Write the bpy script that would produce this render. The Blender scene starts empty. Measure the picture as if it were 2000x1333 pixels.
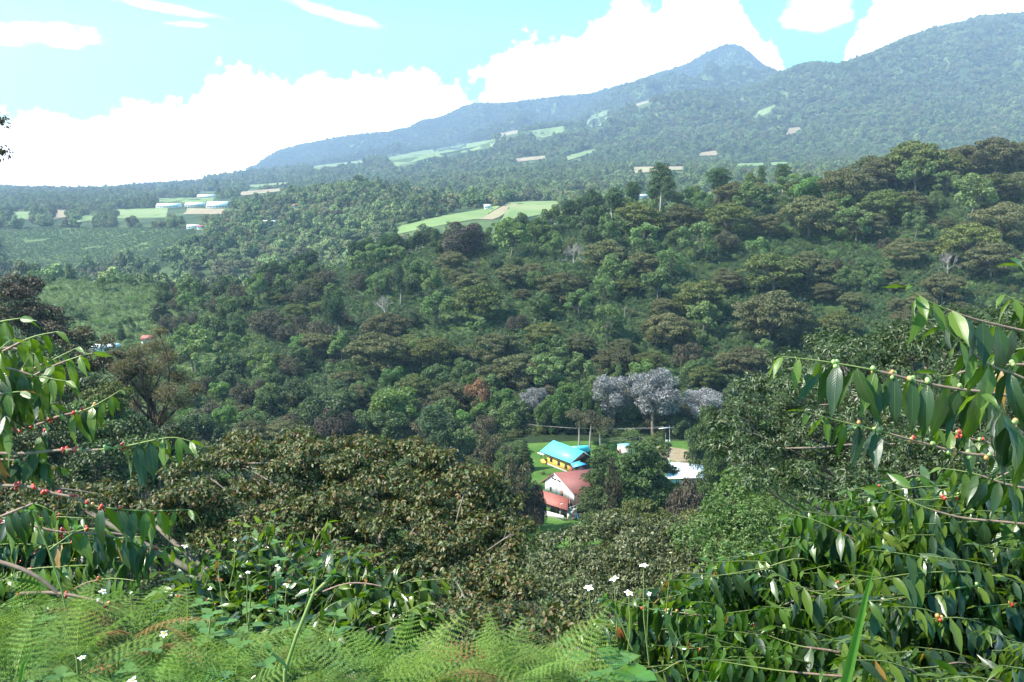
import bpy, math, random
import numpy as np
from mathutils import Vector, Matrix, Euler

R = math.radians
random.seed(7)
rng = np.random.default_rng(7)
scene = bpy.context.scene
col = scene.collection

# ------------------------------------------------------------------ camera
FPX = 1950.0
PITCH = math.atan(316.5 / FPX)
cam_d = bpy.data.cameras.new("camera")
cam = bpy.data.objects.new("camera", cam_d)
col.objects.link(cam)
cam_d.sensor_width = 36.0
cam_d.lens = 36.0 * FPX / 2000.0
cam_d.clip_start = 0.05
cam_d.clip_end = 40000
cam.location = (0, 0, 0)
cam.rotation_euler = (math.pi / 2 - PITCH, 0, 0)
scene.camera = cam

# ------------------------------------------------------------------ light
SUN_TO = Vector((-0.64, -0.18, 0.75)).normalized()
sun_el = math.asin(SUN_TO.z)
sun_d = bpy.data.lights.new("sun", 'SUN')
sun_d.energy = 5.0
sun_d.angle = R(0.5)
sun_d.color = (1.0, 0.95, 0.87)
sun = bpy.data.objects.new("sun", sun_d)
col.objects.link(sun)
sun.rotation_euler = SUN_TO.to_track_quat('Z', 'Y').to_euler()

scene.view_settings.view_transform = 'Standard'
scene.view_settings.look = 'None'
scene.view_settings.gamma = 1
scene.view_settings.use_curve_mapping = False
scene.view_settings.exposure = 1.55
scene.render.engine = 'CYCLES'
scene.cycles.use_denoising = True
scene.cycles.max_bounces = 5
scene.cycles.diffuse_bounces = 3
scene.cycles.glossy_bounces = 2
scene.cycles.transmission_bounces = 3
scene.cycles.volume_bounces = 0
scene.cycles.caustics_reflective = False
scene.cycles.caustics_refractive = False
scene.cycles.sample_clamp_indirect = 4.0


class NT:
    """small helper round a node tree"""
    def __init__(s, t):
        s.t = t; s.n = t.nodes; s.l = t.links
    def new(s, ty, **kw):
        n = s.n.new(ty)
        for k, v in kw.items():
            setattr(n, k, v)
        return n
    def val(s, x, sock):
        if x is None: return
        if hasattr(x, 'is_linked') or isinstance(x, bpy.types.NodeSocket):
            s.l.new(x, sock)
        else:
            sock.default_value = x
    def m(s, op, a, b=None, c=None, clamp=False):
        n = s.n.new('ShaderNodeMath'); n.operation = op; n.use_clamp = clamp
        s.val(a, n.inputs[0]); s.val(b, n.inputs[1]); s.val(c, n.inputs[2])
        return n.outputs[0]
    def mix(s, f, a, b):
        n = s.n.new('ShaderNodeMix'); n.data_type = 'RGBA'
        s.val(f, n.inputs[0])
        s.val(a if not isinstance(a, tuple) else (*a[:3], 1), n.inputs[6])
        s.val(b if not isinstance(b, tuple) else (*b[:3], 1), n.inputs[7])
        return n.outputs[2]
    def ramp(s, f, stops, interp='LINEAR'):
        n = s.n.new('ShaderNodeValToRGB'); r = n.color_ramp; r.interpolation = interp
        while len(r.elements) < len(stops): r.elements.new(0.5)
        for e, (p, c) in zip(r.elements, stops):
            e.position = p; e.color = (*c, 1)
        s.val(f, n.inputs[0])
        return n.outputs[0]
    def noise(s, vec, scale, detail=3, rough=0.5, out=0):
        n = s.n.new('ShaderNodeTexNoise')
        s.val(vec, n.inputs['Vector'])
        n.inputs['Scale'].default_value = scale
        n.inputs['Detail'].default_value = detail
        n.inputs['Roughness'].default_value = rough
        return n.outputs[out]


# ------------------------------------------------------------------ world: sky with cumulus
def px_az(px): return math.atan((px - 1000) / FPX)

def py_el(py, px=1000):
    v = (666.5 - py) / FPX
    e = (v * math.cos(PITCH) - math.sin(PITCH)) / (math.cos(PITCH) + v * math.sin(PITCH))
    return math.atan(e)

world = bpy.data.worlds.new("World")
scene.world = world
world.use_nodes = True
W = NT(world.node_tree)
W.n.clear()
sky = W.new('ShaderNodeTexSky', sky_type='NISHITA', sun_disc=False)
sky.sun_elevation = sun_el
sky.sun_rotation = math.atan2(SUN_TO.x, SUN_TO.y)
sky.altitude = 1500
sky.air_density = 1.0
sky.dust_density = 0.4
sky.ozone_density = 1.0
tc = W.new('ShaderNodeTexCoord')
sx = W.new('ShaderNodeSeparateXYZ')
W.l.new(tc.outputs['Generated'], sx.inputs[0])
X, Y, Z = sx.outputs
az = W.m('ARCTAN2', X, Y)
hyp = W.m('SQRT', W.m('ADD', W.m('MULTIPLY', X, X), W.m('MULTIPLY', Y, Y)))
el = W.m('ARCTAN2', Z, hyp)
tops = [(-500, 320), (-300, 290), (-100, 240), (0, 230), (100, 226), (200, 222), (285, 208), (410, 200), (422, 150), (470, 135),
        (550, 150), (650, 142), (740, 152), (800, 160), (850, 168), (905, 160), (935, 145), (960, 115), (1020, 76), (1080, 66),
        (1150, 45), (1230, 12), (1300, -18), (1380, -14), (1435, 30), (1462, 82), (1500, 130), (1530, 160), (1612, 160),
        (1636, 90), (1665, 40), (1740, -10), (1850, -40), (2000, -60), (2200, 60), (2450, 310)]
fc = W.new('ShaderNodeFloatCurve')
AZ0, AZ1 = px_az(-500), px_az(2450)
azn = W.m('DIVIDE', W.m('SUBTRACT', az, AZ0), AZ1 - AZ0, clamp=True)
cv = fc.mapping.curves[0]
while len(cv.points) < len(tops): cv.points.new(0.5, 0.5)
ts = sorted(((px_az(p) - AZ0) / (AZ1 - AZ0), (py_el(q) + 0.1) / 0.5) for p, q in tops)
for pt, (a, b) in zip(cv.points, ts):
    pt.location = (a, b); pt.handle_type = 'AUTO'
fc.mapping.use_clip = False
fc.mapping.update()
W.l.new(azn, fc.inputs['Value'])
top = W.m('SUBTRACT', W.m('MULTIPLY', fc.outputs[0], 0.5), 0.1)
cn = W.noise(tc.outputs['Generated'], 16.0, 8, 0.62)
cn2 = W.noise(tc.outputs['Generated'], 55.0, 4, 0.6)
pert = W.m('ADD', W.m('MULTIPLY', W.m('SUBTRACT', cn, 0.5), 0.12), W.m('MULTIPLY', W.m('SUBTRACT', cn2, 0.5), 0.045))
dist = W.m('SUBTRACT', W.m('ADD', top, pert), el)
mask = W.m('MULTIPLY', dist, 1 / 0.011, clamp=True)

def wisp(px, py, wx, wy, amt, slope=0.0):
    a0, e0 = px_az(px), py_el(py)
    da = W.m('SUBTRACT', az, a0)
    de = W.m('SUBTRACT', W.m('SUBTRACT', el, e0), W.m('MULTIPLY', da, slope))
    q = W.m('ADD', W.m('POWER', W.m('ABSOLUTE', W.m('DIVIDE', da, wx / FPX)), 2.0),
            W.m('POWER', W.m('ABSOLUTE', W.m('DIVIDE', de, wy / FPX)), 2.0))
    g = W.m('SUBTRACT', 1.0, q)
    g = W.m('ADD', g, W.m('MULTIPLY', W.m('SUBTRACT', W.m('ADD', W.m('MULTIPLY', wn, .7), W.m('MULTIPLY', cn2, .3)), 0.52), 6.5))
    return W.m('MULTIPLY', g, amt, clamp=True)

mp = W.new('ShaderNodeMapping'); mp.inputs['Scale'].default_value = (1, 1, 4.0)
W.l.new(tc.outputs['Generated'], mp.inputs['Vector'])
wn = W.noise(mp.outputs[0], 9.0, 7, 0.6)
for a in [(90, 96, 125, 24, .9, 0), (1575, 30, 55, 38, .8, 0), (660, 28, 110, 12, .5, -.25), (400, 62, 50, 6, .6, 0), (360, 35, 110, 9, .45, -.15), (255, 6, 60, 9, .6, 0),
          (-700, 0, 400, 60, .8, .1), (2900, 10, 500, 70, .8, 0), (1000, -900, 900, 130, .5, 0), (-2500, -300, 1500, 200, .7, .1)]:
    mask = W.m('MAXIMUM', mask, wisp(*a))
# white cumulus on the far horizons too (behind the camera)
bg_sky = W.new('ShaderNodeBackground')
tint = W.new('ShaderNodeMix', data_type='RGBA', blend_type='MULTIPLY')
tint.inputs[0].default_value = 1.0
W.l.new(sky.outputs[0], tint.inputs[6])
tint.inputs[7].default_value = (0.42, 1.18, 0.95, 1)
W.l.new(tint.outputs[2], bg_sky.inputs[0])
bg_sky.inputs[1].default_value = 0.12
bg_cl = W.new('ShaderNodeBackground')
bg_cl.inputs[0].default_value = (1.0, 0.99, 0.98, 1)
bg_cl.inputs[1].default_value = 1.8
ms = W.new('ShaderNodeMixShader')
W.l.new(mask, ms.inputs[0]); W.l.new(bg_sky.outputs[0], ms.inputs[1]); W.l.new(bg_cl.outputs[0], ms.inputs[2])
wo = W.new('ShaderNodeOutputWorld')
W.l.new(ms.outputs[0], wo.inputs[0])

HAZE_DENSITY = 1.08e-4


# ------------------------------------------------------------------ projection helpers
CP, SP = math.cos(PITCH), math.sin(PITCH)

def ray(px, py):
    """world direction (t, 1, e) through a pixel of the 2000-wide photograph"""
    v = (666.5 - np.asarray(py, float)) / FPX
    e = (v * CP - SP) / (CP + v * SP)
    t = (np.asarray(px, float) - 1000) / FPX * (CP - e * SP)
    return t, e

def at(px, py, Yd):
    t, e = ray(px, py)
    return Vector((float(t) * Yd, Yd, float(e) * Yd))

def proj(x, y, z):
    fwd = y * CP - z * SP
    up = y * SP + z * CP
    return 1000 + FPX * x / fwd, 666.5 - FPX * up / fwd


# ------------------------------------------------------------------ numpy noise
_perm = np.random.default_rng(3).permutation(512)
_grad = np.random.default_rng(4).normal(size=(512, 2)); _grad /= np.linalg.norm(_grad, axis=1)[:, None]

def perlin(x, y):
    xi = np.floor(x).astype(int); yi = np.floor(y).astype(int)
    xf = x - xi; yf = y - yi
    u = xf * xf * xf * (xf * (xf * 6 - 15) + 10); v = yf * yf * yf * (yf * (yf * 6 - 15) + 10)
    def g(ix, iy, dx, dy):
        k = _perm[(_perm[ix & 511] + iy) & 511]
        gr = _grad[k]
        return gr[..., 0] * dx + gr[..., 1] * dy
    a = g(xi, yi, xf, yf); b = g(xi + 1, yi, xf - 1, yf)
    c = g(xi, yi + 1, xf, yf - 1); d = g(xi + 1, yi + 1, xf - 1, yf - 1)
    return (a + u * (b - a)) + v * ((c + u * (d - c)) - (a + u * (b - a)))

def fbm(x, y, o=4):
    s = 0; a = 1.0
    for i in range(o):
        s = s + a * perlin(x + 17.3 * i, y - 9.1 * i); x = x * 2.03; y = y * 2.03; a *= 0.5
    return s

def ridged(x, y, o=4):
    s = 0; a = 1.0
    for i in range(o):
        s = s + a * (1 - 2 * np.abs(perlin(x + 31.7 * i, y + 5.3 * i))); x = x * 2.07; y = y * 2.07; a *= 0.5
    return s / 2


# ------------------------------------------------------------------ terrain height
def ez(px, py, Yd):
    t, e = ray(px, py); return float(e) * Yd

NEAR = [(-15, 0.2), (-3, -1.2), (0, -1.65), (1.5, -2.0), (3, -2.8), (6, -4.6), (10, -7.2), (18, -12.5)]
cols = {
    -600: [(30, -13), (60, -14), (100, -17), (150, -28), (220, -52), (300, -66), (420, -58), (520, -50), (600, -60), (750, -105), (900, -100), (1050, -94), (1450, -72), (2000, -64), (3000, -56)],
    0: [(30, -15), (60, -24), (100, -31), (140, -37), (200, -58), (300, -72), (370, -67), (440, -60), (520, -54), (600, -64), (750, -108), (900, -104), (1050, -96), (1450, -72), (2000, -64), (3000, -56)],
    200: [(30, -17), (60, -30), (100, -42), (140, -51), (200, -67), (300, -75), (370, -69), (440, -61), (520, -54), (600, -66), (750, -112), (900, -105), (1050, -96), (1450, -71), (2000, -62), (3000, -54)],
    450: [(30, -18), (60, -34), (100, -50), (150, -65), (200, -75), (300, -77), (360, -70.5), (420, -62), (480, -54), (540, -62), (700, -114), (900, -87), (1200, -64), (1500, -55), (2000, -50), (3000, -42)],
    700: [(30, -18.5), (60, -34), (100, -51), (150, -66), (200, -76), (290, -78), (340, -71), (400, -60), (450, -50), (500, -42), (560, -54), (700, -98), (900, -72), (1100, -50), (1350, -16), (1500, -10), (1700, -16), (1900, -32), (2500, -26), (3000, -16)],
    850: [(30, -18.5), (60, -34), (100, -51), (150, -66), (200, -75), (290, -77), (340, -68), (400, -54), (450, -42), (500, -33), (560, -42), (680, -72), (850, -50.5), (1000, -40), (1180, -28), (1400, -36), (2000, -30), (3000, 2)],
    1000: [(30, -18.5), (60, -34), (100, -50), (150, -65), (200, -75), (290, -76), (340, -66), (400, -48), (450, -35), (500, -28), (560, -38), (680, -66), (850, -47), (1000, -38), (1220, -27), (1500, -32), (2000, -18), (3000, 31)],
    1300: [(30, -18.5), (60, -34), (100, -50), (150, -65), (200, -75), (290, -75.5), (330, -65), (370, -52), (410, -37), (450, -23), (490, -13), (560, -30), (700, -60), (1000, -50), (1500, -22), (2000, 2), (2500, 26), (3000, 52)],
    1600: [(30, -18), (60, -32), (100, -47), (150, -63), (200, -74), (280, -74), (330, -60), (380, -42), (430, -22), (490, -3), (560, -16), (700, -50), (1200, -20), (2000, 15), (3000, 46)],
    1900: [(30, -17), (60, -30), (100, -44), (150, -60), (200, -72), (270, -72), (330, -50), (380, -28), (430, -9), (480, 6), (560, -5), (700, -40), (1200, -10), (2000, 28), (3000, 72)],
    2600: [(30, -15), (60, -24), (100, -36), (150, -52), (200, -66), (270, -66), (330, -38), (380, -12), (430, 12), (480, 30), (560, 20), (700, -20), (1200, 20), (2000, 60), (3000, 140)],
}
crest2 = [(-600, 362), (0, 363), (70, 366), (200, 366), (300, 357), (400, 350), (480, 338), (560, 330), (740, 312), (900, 290), (1000, 258), (1100, 240), (1180, 222),
          (1240, 203), (1290, 190), (1400, 176), (1480, 168), (1512, 148), (1550, 131), (1582, 126), (1625, 132), (1680, 112), (1740, 84),
          (1800, 60), (1850, 50), (1890, 36), (1930, 34), (2000, 25), (2150, 0), (2600, -40)]
crest1 = [(-600, 372), (380, 372), (440, 350), (500, 325), (530, 306), (560, 291), (610, 280), (650, 272), (720, 262), (760, 258), (800, 252), (825, 238), (860, 232), (905, 208),
          (930, 204), (1000, 203), (1080, 191), (1150, 187), (1200, 172), (1240, 160), (1290, 143), (1335, 128), (1372, 106), (1408, 90),
          (1432, 91), (1450, 103), (1480, 128), (1512, 145), (1550, 160), (1700, 150), (2000, 100), (2600, 60)]
mid4 = [(-600, 370), (0, 371), (450, 366), (700, 338), (1000, 300), (1300, 268), (1600, 235), (2000, 180), (2600, 110)]
c_keys = np.array(sorted(cols))
NC, NY = 441, 700
CG = np.linspace(-600, 2600, NC)
LG = np.linspace(math.log(2.0), math.log(10500 + 12), NY)
YG = np.exp(LG) - 12

def far_z(tab, Yd):
    py = np.interp(CG, [a for a, b in tab], [b for a, b in tab])
    t, e = ray(CG, py); return e * Yd

z6 = far_z(crest2, 6000.0); z95 = far_z(crest1, 9300.0); z42 = far_z(mid4, 4200.0)
colz = np.zeros((len(c_keys), NY))
base = np.zeros((NC, NY))
for i, k in enumerate(c_keys):
    pts = NEAR + cols[k]
    colz[i] = np.interp(YG, [a for a, b in pts], [b for a, b in pts])
for j in range(NY):
    base[:, j] = np.interp(CG, c_keys, colz[:, j])
far = YG > 3000
j0 = int(np.argmax(far)) - 1
for i in range(NC):
    dip = min(z6[i], z95[i]) - 60 if z95[i] > z6[i] else z6[i] - 120
    yn = [YG[j0], 4200, 6000, 7300, 9300, 11500, 14000]
    zn = [base[i, j0], z42[i], z6[i], dip, z95[i] if z95[i] > z6[i] + 40 else z6[i] - 150, -60 + 0.3 * z95[i], -80]
    base[i, far] = np.interp(YG[far], yn, zn)
# smoothing
def blur(a, n, axis):
    k = np.hanning(2 * n + 3)[1:-1]; k /= k.sum()
    p = np.concatenate([np.repeat(a.take([0], axis), n, axis), a, np.repeat(a.take([-1], axis), n, axis)], axis)
    out = 0
    for q, w in enumerate(k):
        out = out + w * p.take(range(q, q + a.shape[axis]), axis)
    return out
nearm = (YG < 3000)[None, :]
bs = blur(blur(base, 6, 0), 5, 1)
base = np.where(nearm, bs, blur(base, 3, 1) * 0.5 + base * 0.5)
XG = (CG[:, None] - 1000) / 1975.0 * (YG[None, :] + 10)
YY = np.broadcast_to(YG[None, :], XG.shape)
# roughness
amp = np.interp(YG, [0, 20, 60, 230, 300, 480, 700, 1200, 3000, 4200, 9000, 12000], [.1, .3, 1.2, 0.4, 3, 4, 9, 7, 12, 26, 50, 20])[None, :]
sc = np.interp(YG, [0, 60, 300, 700, 3000, 12000], [4, 20, 60, 140, 300, 500])
n = fbm(XG / 55.0, YY / 70.0, 3) * (YY < 700) + fbm(XG / 260.0 + 3, YY / 300.0, 4) * (YY >= 700)
wmount = np.clip((YY - 3200) / 1200, 0, 1)
crestfade = np.clip(np.minimum(np.abs(YY - 6000), np.abs(YY - 9300)) / 500, 0.22, 1)
left_fade = np.clip((CG[:, None] - 430) / 300, 0, 1)
gul = ridged(XG / 760.0 + 0.25 * fbm(XG / 900, YY / 900, 2), YY / 2300.0, 5)
H = base + amp * n * np.where(YY > 3200, crestfade, 1) * np.where(YY > 3200, np.maximum(left_fade, .2), 1)
H = H + wmount * left_fade * crestfade * (430 * (gul - 0.35) * np.clip(crestfade * 1.3 - .23, .1, 1) + 120 * (ridged(XG / 250.0 + 4, YY / 600.0, 3) - .4)) * np.clip((YY - 3200) / 2500, 0, 1) * np.clip((CG[:, None] - 700) / 900 + .35, .3, 1)
H = H + wmount * 7 * fbm(XG / 60.0, YY / 60.0, 2) * left_fade
# spurs never stand above the crest lines
e2 = (z6 / 6000.0)[:, None]; e1 = np.maximum(z6 / 6000.0, z95 / 9300.0)[:, None]
lim = np.where(YY < 6300, e2, e1) * YY - 12 + 9 * fbm(XG / 90.0, YY / 200.0 + 5, 3)
over = np.where(YY > 3300, np.maximum(H - lim, 0), 0)
H = H - over * 0.96
# valley floor stays flat around the houses
vf = np.clip(1 - np.hypot((XG - 18) / 55, (YY - 235) / 62), 0, 1)
vf = np.clip(vf * 3, 0, 1)
H = H * (1 - vf) + (-75.0) * vf

def hgt(x, y):
    x = np.asarray(x, float); y = np.asarray(y, float)
    c = 1000 + 1975.0 * x / (np.maximum(y, -9.0) + 10)
    fi = np.clip((c - CG[0]) / (CG[1] - CG[0]), 0, NC - 1.001)
    fj = np.clip((np.log(np.maximum(y, -9.9) + 12) - LG[0]) / (LG[1] - LG[0]), 0, NY - 1.001)
    i = fi.astype(int); j = fj.astype(int); u = fi - i; v = fj - j
    # the mesh is bilinear in Y between rows
    yj0 = YG[j]; yj1 = YG[j + 1]; v = np.clip((y - yj0) / (yj1 - yj0), 0, 1)
    return (H[i, j] * (1 - u) + H[i + 1, j] * u) * (1 - v) + (H[i, j + 1] * (1 - u) + H[i + 1, j + 1] * u) * v

_YS = np.exp(np.linspace(math.log(4), math.log(12500), 2600))
def cast(px, py, ymin=0):
    """first point of the terrain seen through a pixel"""
    t, e = ray(px, py); t = float(t); e = float(e)
    ys = _YS[_YS > ymin]
    d = e * ys - hgt(t * ys, ys)
    k = np.nonzero(d <= 0)[0]
    if len(k) == 0: return None
    k = k[0]
    if k == 0: y = ys[0]
    else:
        a, b = d[k - 1], d[k]; y = ys[k - 1] + (ys[k] - ys[k - 1]) * a / (a - b + 1e-9)
    return Vector((t * y, y, float(hgt(t * y, y))))


# ------------------------------------------------------------------ mesh helpers
def mk_mesh(name, V, F, mats=(), smooth=False, mi=None):
    V = np.asarray(V, np.float32).reshape(-1, 3); F = np.asarray(F, np.int32)
    me = bpy.data.meshes.new(name)
    me.vertices.add(len(V)); me.vertices.foreach_set('co', V.ravel())
    k = F.shape[1]
    me.loops.add(F.size); me.loops.foreach_set('vertex_index', F.ravel())
    me.polygons.add(len(F))
    me.polygons.foreach_set('loop_start', np.arange(len(F), dtype=np.int32) * k)
    me.polygons.foreach_set('loop_total', np.full(len(F), k, np.int32))
    if smooth: me.polygons.foreach_set('use_smooth', np.ones(len(F), bool))
    for m in (mats if isinstance(mats, (list, tuple)) else [mats]): me.materials.append(m)
    if mi is not None: me.polygons.foreach_set('material_index', np.asarray(mi, np.int32))
    me.update(calc_edges=True)
    return me

def obj(name, me, parent=None, loc=(0, 0, 0), link=True):
    o = bpy.data.objects.new(name, me)
    o.location = loc
    if parent is not None: o.parent = parent
    if link: col.objects.link(o)
    return o

def empty(name, loc=(0, 0, 0), rz=0):
    o = bpy.data.objects.new(name, None); o.location = loc; o.rotation_euler = (0, 0, rz)
    o.empty_display_size = 0.2
    col.objects.link(o); return o

def tag(o, label=None, cat=None, group=None, kind=None):
    if label: o['label'] = label
    if cat: o['category'] = cat
    if group: o['group'] = group
    if kind: o['kind'] = kind
    return o

class MB:
    """collects triangles, built as one mesh"""
    def __init__(s): s.V = []; s.F = []; s.n = 0
    def add(s, V, F):
        V = np.asarray(V, float).reshape(-1, 3)
        F = np.asarray(F, int)
        if F.shape[1] == 4: F = np.concatenate([F[:, [0, 1, 2]], F[:, [0, 2, 3]]])
        s.V.append(V); s.F.append(F + s.n); s.n += len(V); return s
    def box(s, lo, hi, M=None):
        x0, y0, z0 = lo; x1, y1, z1 = hi
        V = np.array([[x0, y0, z0], [x1, y0, z0], [x1, y1, z0], [x0, y1, z0], [x0, y0, z1], [x1, y0, z1], [x1, y1, z1], [x0, y1, z1]], float)
        return s.add(V, [[0, 3, 2, 1], [4, 5, 6, 7], [0, 1, 5, 4], [1, 2, 6, 5], [2, 3, 7, 6], [3, 0, 4, 7]])
    def prism(s, poly, off):
        """planar polygon (fan) extruded by vector off"""
        P = np.array(poly, float); Q = P + np.array(off, float); n = len(P)
        V = np.concatenate([P, Q])
        T = [[0, i, i + 1] for i in range(1, n - 1)] + [[n, n + i + 1, n + i] for i in range(1, n - 1)]
        for i in range(n):
            j = (i + 1) % n; T += [[i, i + n, j], [j, i + n, j + n]]
        return s.add(V, T)
    def tube(s, P, r, sides=6):
        P = np.array([list(p) for p in P], float); r = np.broadcast_to(np.asarray(r, float), (len(P),))
        T = np.gradient(P, axis=0); T /= np.linalg.norm(T, axis=1)[:, None] + 1e-9
        ref = np.array([0.31, 0.17, 0.93]) if abs(T[0, 2]) < 0.9 else np.array([1.0, 0.1, 0.05])
        A = np.cross(T, ref); A /= np.linalg.norm(A, axis=1)[:, None] + 1e-9
        B = np.cross(T, A)
        a = np.linspace(0, 2 * np.pi, sides, endpoint=False)
        V = P[:, None, :] + r[:, None, None] * (np.cos(a)[None, :, None] * A[:, None, :] + np.sin(a)[None, :, None] * B[:, None, :])
        V = V.reshape(-1, 3); F = []
        for i in range(len(P) - 1):
            for k in range(sides):
                q = (k + 1) % sides
                F.append([i * sides + k, i * sides + q, (i + 1) * sides + q, (i + 1) * sides + k])
        return s.add(V, F)
    def mesh(s, name, mat, smooth=False):
        return mk_mesh(name, np.concatenate(s.V), np.concatenate(s.F), mat, smooth)
    def obj(s, name, mat, parent=None, smooth=False, loc=(0, 0, 0)):
        return obj(name, s.mesh(name, mat, smooth), parent, loc)


# ------------------------------------------------------------------ materials
MATS = {}
def new_mat(name):
    m = bpy.data.materials.new(name); m.use_nodes = True
    t = NT(m.node_tree); t.n.clear(); MATS[name] = m
    return m, t

def leaf_mat(name, stops, rough=0.5, spec=0.35, trans=0.25, per='island', tvar=0.25, tcol=None, bump=None):
    """stops: colour ramp over a random number per leaf; shifted a little from tree to tree"""
    m, t = new_mat(name)
    geo = t.new('ShaderNodeNewGeometry'); oi = t.new('ShaderNodeObjectInfo')
    rnd = geo.outputs['Random Per Island'] if per == 'island' else oi.outputs['Random']
    c = t.ramp(rnd, stops)
    hs = t.new('ShaderNodeHueSaturation')
    r2 = t.m('FRACT', t.m('MULTIPLY', oi.outputs['Random'], 7.31))
    t.val(t.m('ADD', 1 - tvar, t.m('MULTIPLY', oi.outputs['Random'], 2 * tvar)), hs.inputs['Value'])
    t.val(t.m('ADD', 0.485, t.m('MULTIPLY', r2, 0.03)), hs.inputs['Hue'])
    t.val(c, hs.inputs['Color'])
    c = hs.outputs[0]
    p = t.new('ShaderNodeBsdfPrincipled')
    t.val(c, p.inputs['Base Color']); p.inputs['Roughness'].default_value = rough
    p.inputs['Specular IOR Level'].default_value = spec
    if bump:
        b = t.new('ShaderNodeBump'); b.inputs['Strength'].default_value = bump[1]; b.inputs['Distance'].default_value = bump[2]
        tcn = t.new('ShaderNodeTexCoord')
        w = t.new('ShaderNodeTexWave'); w.inputs['Scale'].default_value = bump[0]; w.inputs['Distortion'].default_value = 1.0
        t.l.new(tcn.outputs['Object'], w.inputs[0]); t.l.new(w.outputs[1], b.inputs['Height'])
        t.l.new(b.outputs[0], p.inputs['Normal'])
    out = t.new('ShaderNodeOutputMaterial')
    if trans > 0:
        tr = t.new('ShaderNodeBsdfTranslucent')
        k = t.new('ShaderNodeMix', data_type='RGBA', blend_type='MULTIPLY'); k.inputs[0].default_value = 1
        t.val(c, k.inputs[6]); k.inputs[7].default_value = (*(tcol or (1.5, 1.6, 0.5)), 1)
        t.val(k.outputs[2], tr.inputs[0])
        mx = t.new('ShaderNodeMixShader'); mx.inputs[0].default_value = trans
        t.l.new(p.outputs[0], mx.inputs[1]); t.l.new(tr.outputs[0], mx.inputs[2]); t.l.new(mx.outputs[0], out.inputs[0])
    else:
        t.l.new(p.outputs[0], out.inputs[0])
    return m

def plain_mat(name, c1, c2=None, scale=1.0, rough=0.8, spec=0.3, bump=0.0, detail=4, coords='Object', stretch=None, metal=0, bdist=0.02):
    m, t = new_mat(name)
    tcn = t.new('ShaderNodeTexCoord'); v = tcn.outputs[coords]
    if stretch:
        mpn = t.new('ShaderNodeMapping'); mpn.inputs['Scale'].default_value = stretch
        t.l.new(v, mpn.inputs[0]); v = mpn.outputs[0]
    p = t.new('ShaderNodeBsdfPrincipled')
    nz = t.noise(v, scale, detail, 0.6)
    f = t.m('MULTIPLY', t.m('SUBTRACT', nz, 0.32), 2.8, clamp=True)
    t.val(t.mix(f, c1, c2 or c1), p.inputs['Base Color'])
    p.inputs['Roughness'].default_value = rough; p.inputs['Specular IOR Level'].default_value = spec
    p.inputs['Metallic'].default_value = metal
    if bump:
        b = t.new('ShaderNodeBump'); b.inputs['Strength'].default_value = bump; b.inputs['Distance'].default_value = bdist
        t.l.new(nz, b.inputs['Height']); t.l.new(b.outputs[0], p.inputs['Normal'])
    out = t.new('ShaderNodeOutputMaterial'); t.l.new(p.outputs[0], out.inputs[0])
    return m

def ground_mat(name, mid, hi, lo, scales=(0.35, 0.06), bump=0.6, bd=0.6):
    m, t = new_mat(name)
    tcn = t.new('ShaderNodeTexCoord'); v = tcn.outputs['Object']
    n1 = t.noise(v, scales[0], 5, 0.65); n2 = t.noise(v, scales[1], 3, 0.6)
    c = t.mix(t.m('MULTIPLY', t.m('SUBTRACT', n1, 0.35), 3.0, clamp=True), lo, mid)
    c = t.mix(t.m('MULTIPLY', t.m('SUBTRACT', n2, 0.45), 5.0, clamp=True), c, hi)
    p = t.new('ShaderNodeBsdfPrincipled'); t.val(c, p.inputs['Base Color'])
    p.inputs['Roughness'].default_value = 0.9; p.inputs['Specular IOR Level'].default_value = 0.1
    b = t.new('ShaderNodeBump'); b.inputs['Strength'].default_value = bump; b.inputs['Distance'].default_value = bd
    t.l.new(n1, b.inputs['Height']); t.l.new(b.outputs[0], p.inputs['Normal'])
    out = t.new('ShaderNodeOutputMaterial'); t.l.new(p.outputs[0], out.inputs[0])
    return m

G_SLOPE = ground_mat('undergrowth_ground', (0.026, 0.044, 0.014), (0.055, 0.085, 0.026), (0.014, 0.022, 0.010), (0.5, 0.035))
G_FAR = ground_mat('far_forest_ground', (0.045, 0.072, 0.030), (0.10, 0.14, 0.05), (0.025, 0.042, 0.02), (0.06, 0.004), 1.0, 6)
M_LAWN = ground_mat('lawn_grass', (0.060, 0.125, 0.022), (0.085, 0.15, 0.032), (0.045, 0.10, 0.018), (1.2, 0.12), 0.3, 0.05)
M_FIELD = ground_mat('pasture', (0.17, 0.23, 0.085), (0.21, 0.24, 0.11), (0.13, 0.19, 0.07), (0.03, 0.008), 0.2, 0.3)
M_TILLED = ground_mat('tilled_soil', (0.30, 0.24, 0.16), (0.27, 0.26, 0.13), (0.24, 0.18, 0.12), (0.03, 0.01), 0.2, 0.3)
M_DIRT = plain_mat('dirt', (0.30, 0.21, 0.15), (0.16, 0.15, 0.08), 0.6, 0.95, 0.1, 0.3)
M_COFFEEFIELD = ground_mat('coffee_ground', (0.10, 0.145, 0.052), (0.13, 0.17, 0.06), (0.06, 0.10, 0.036), (0.12, 0.01), 0.5, 1)

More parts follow.
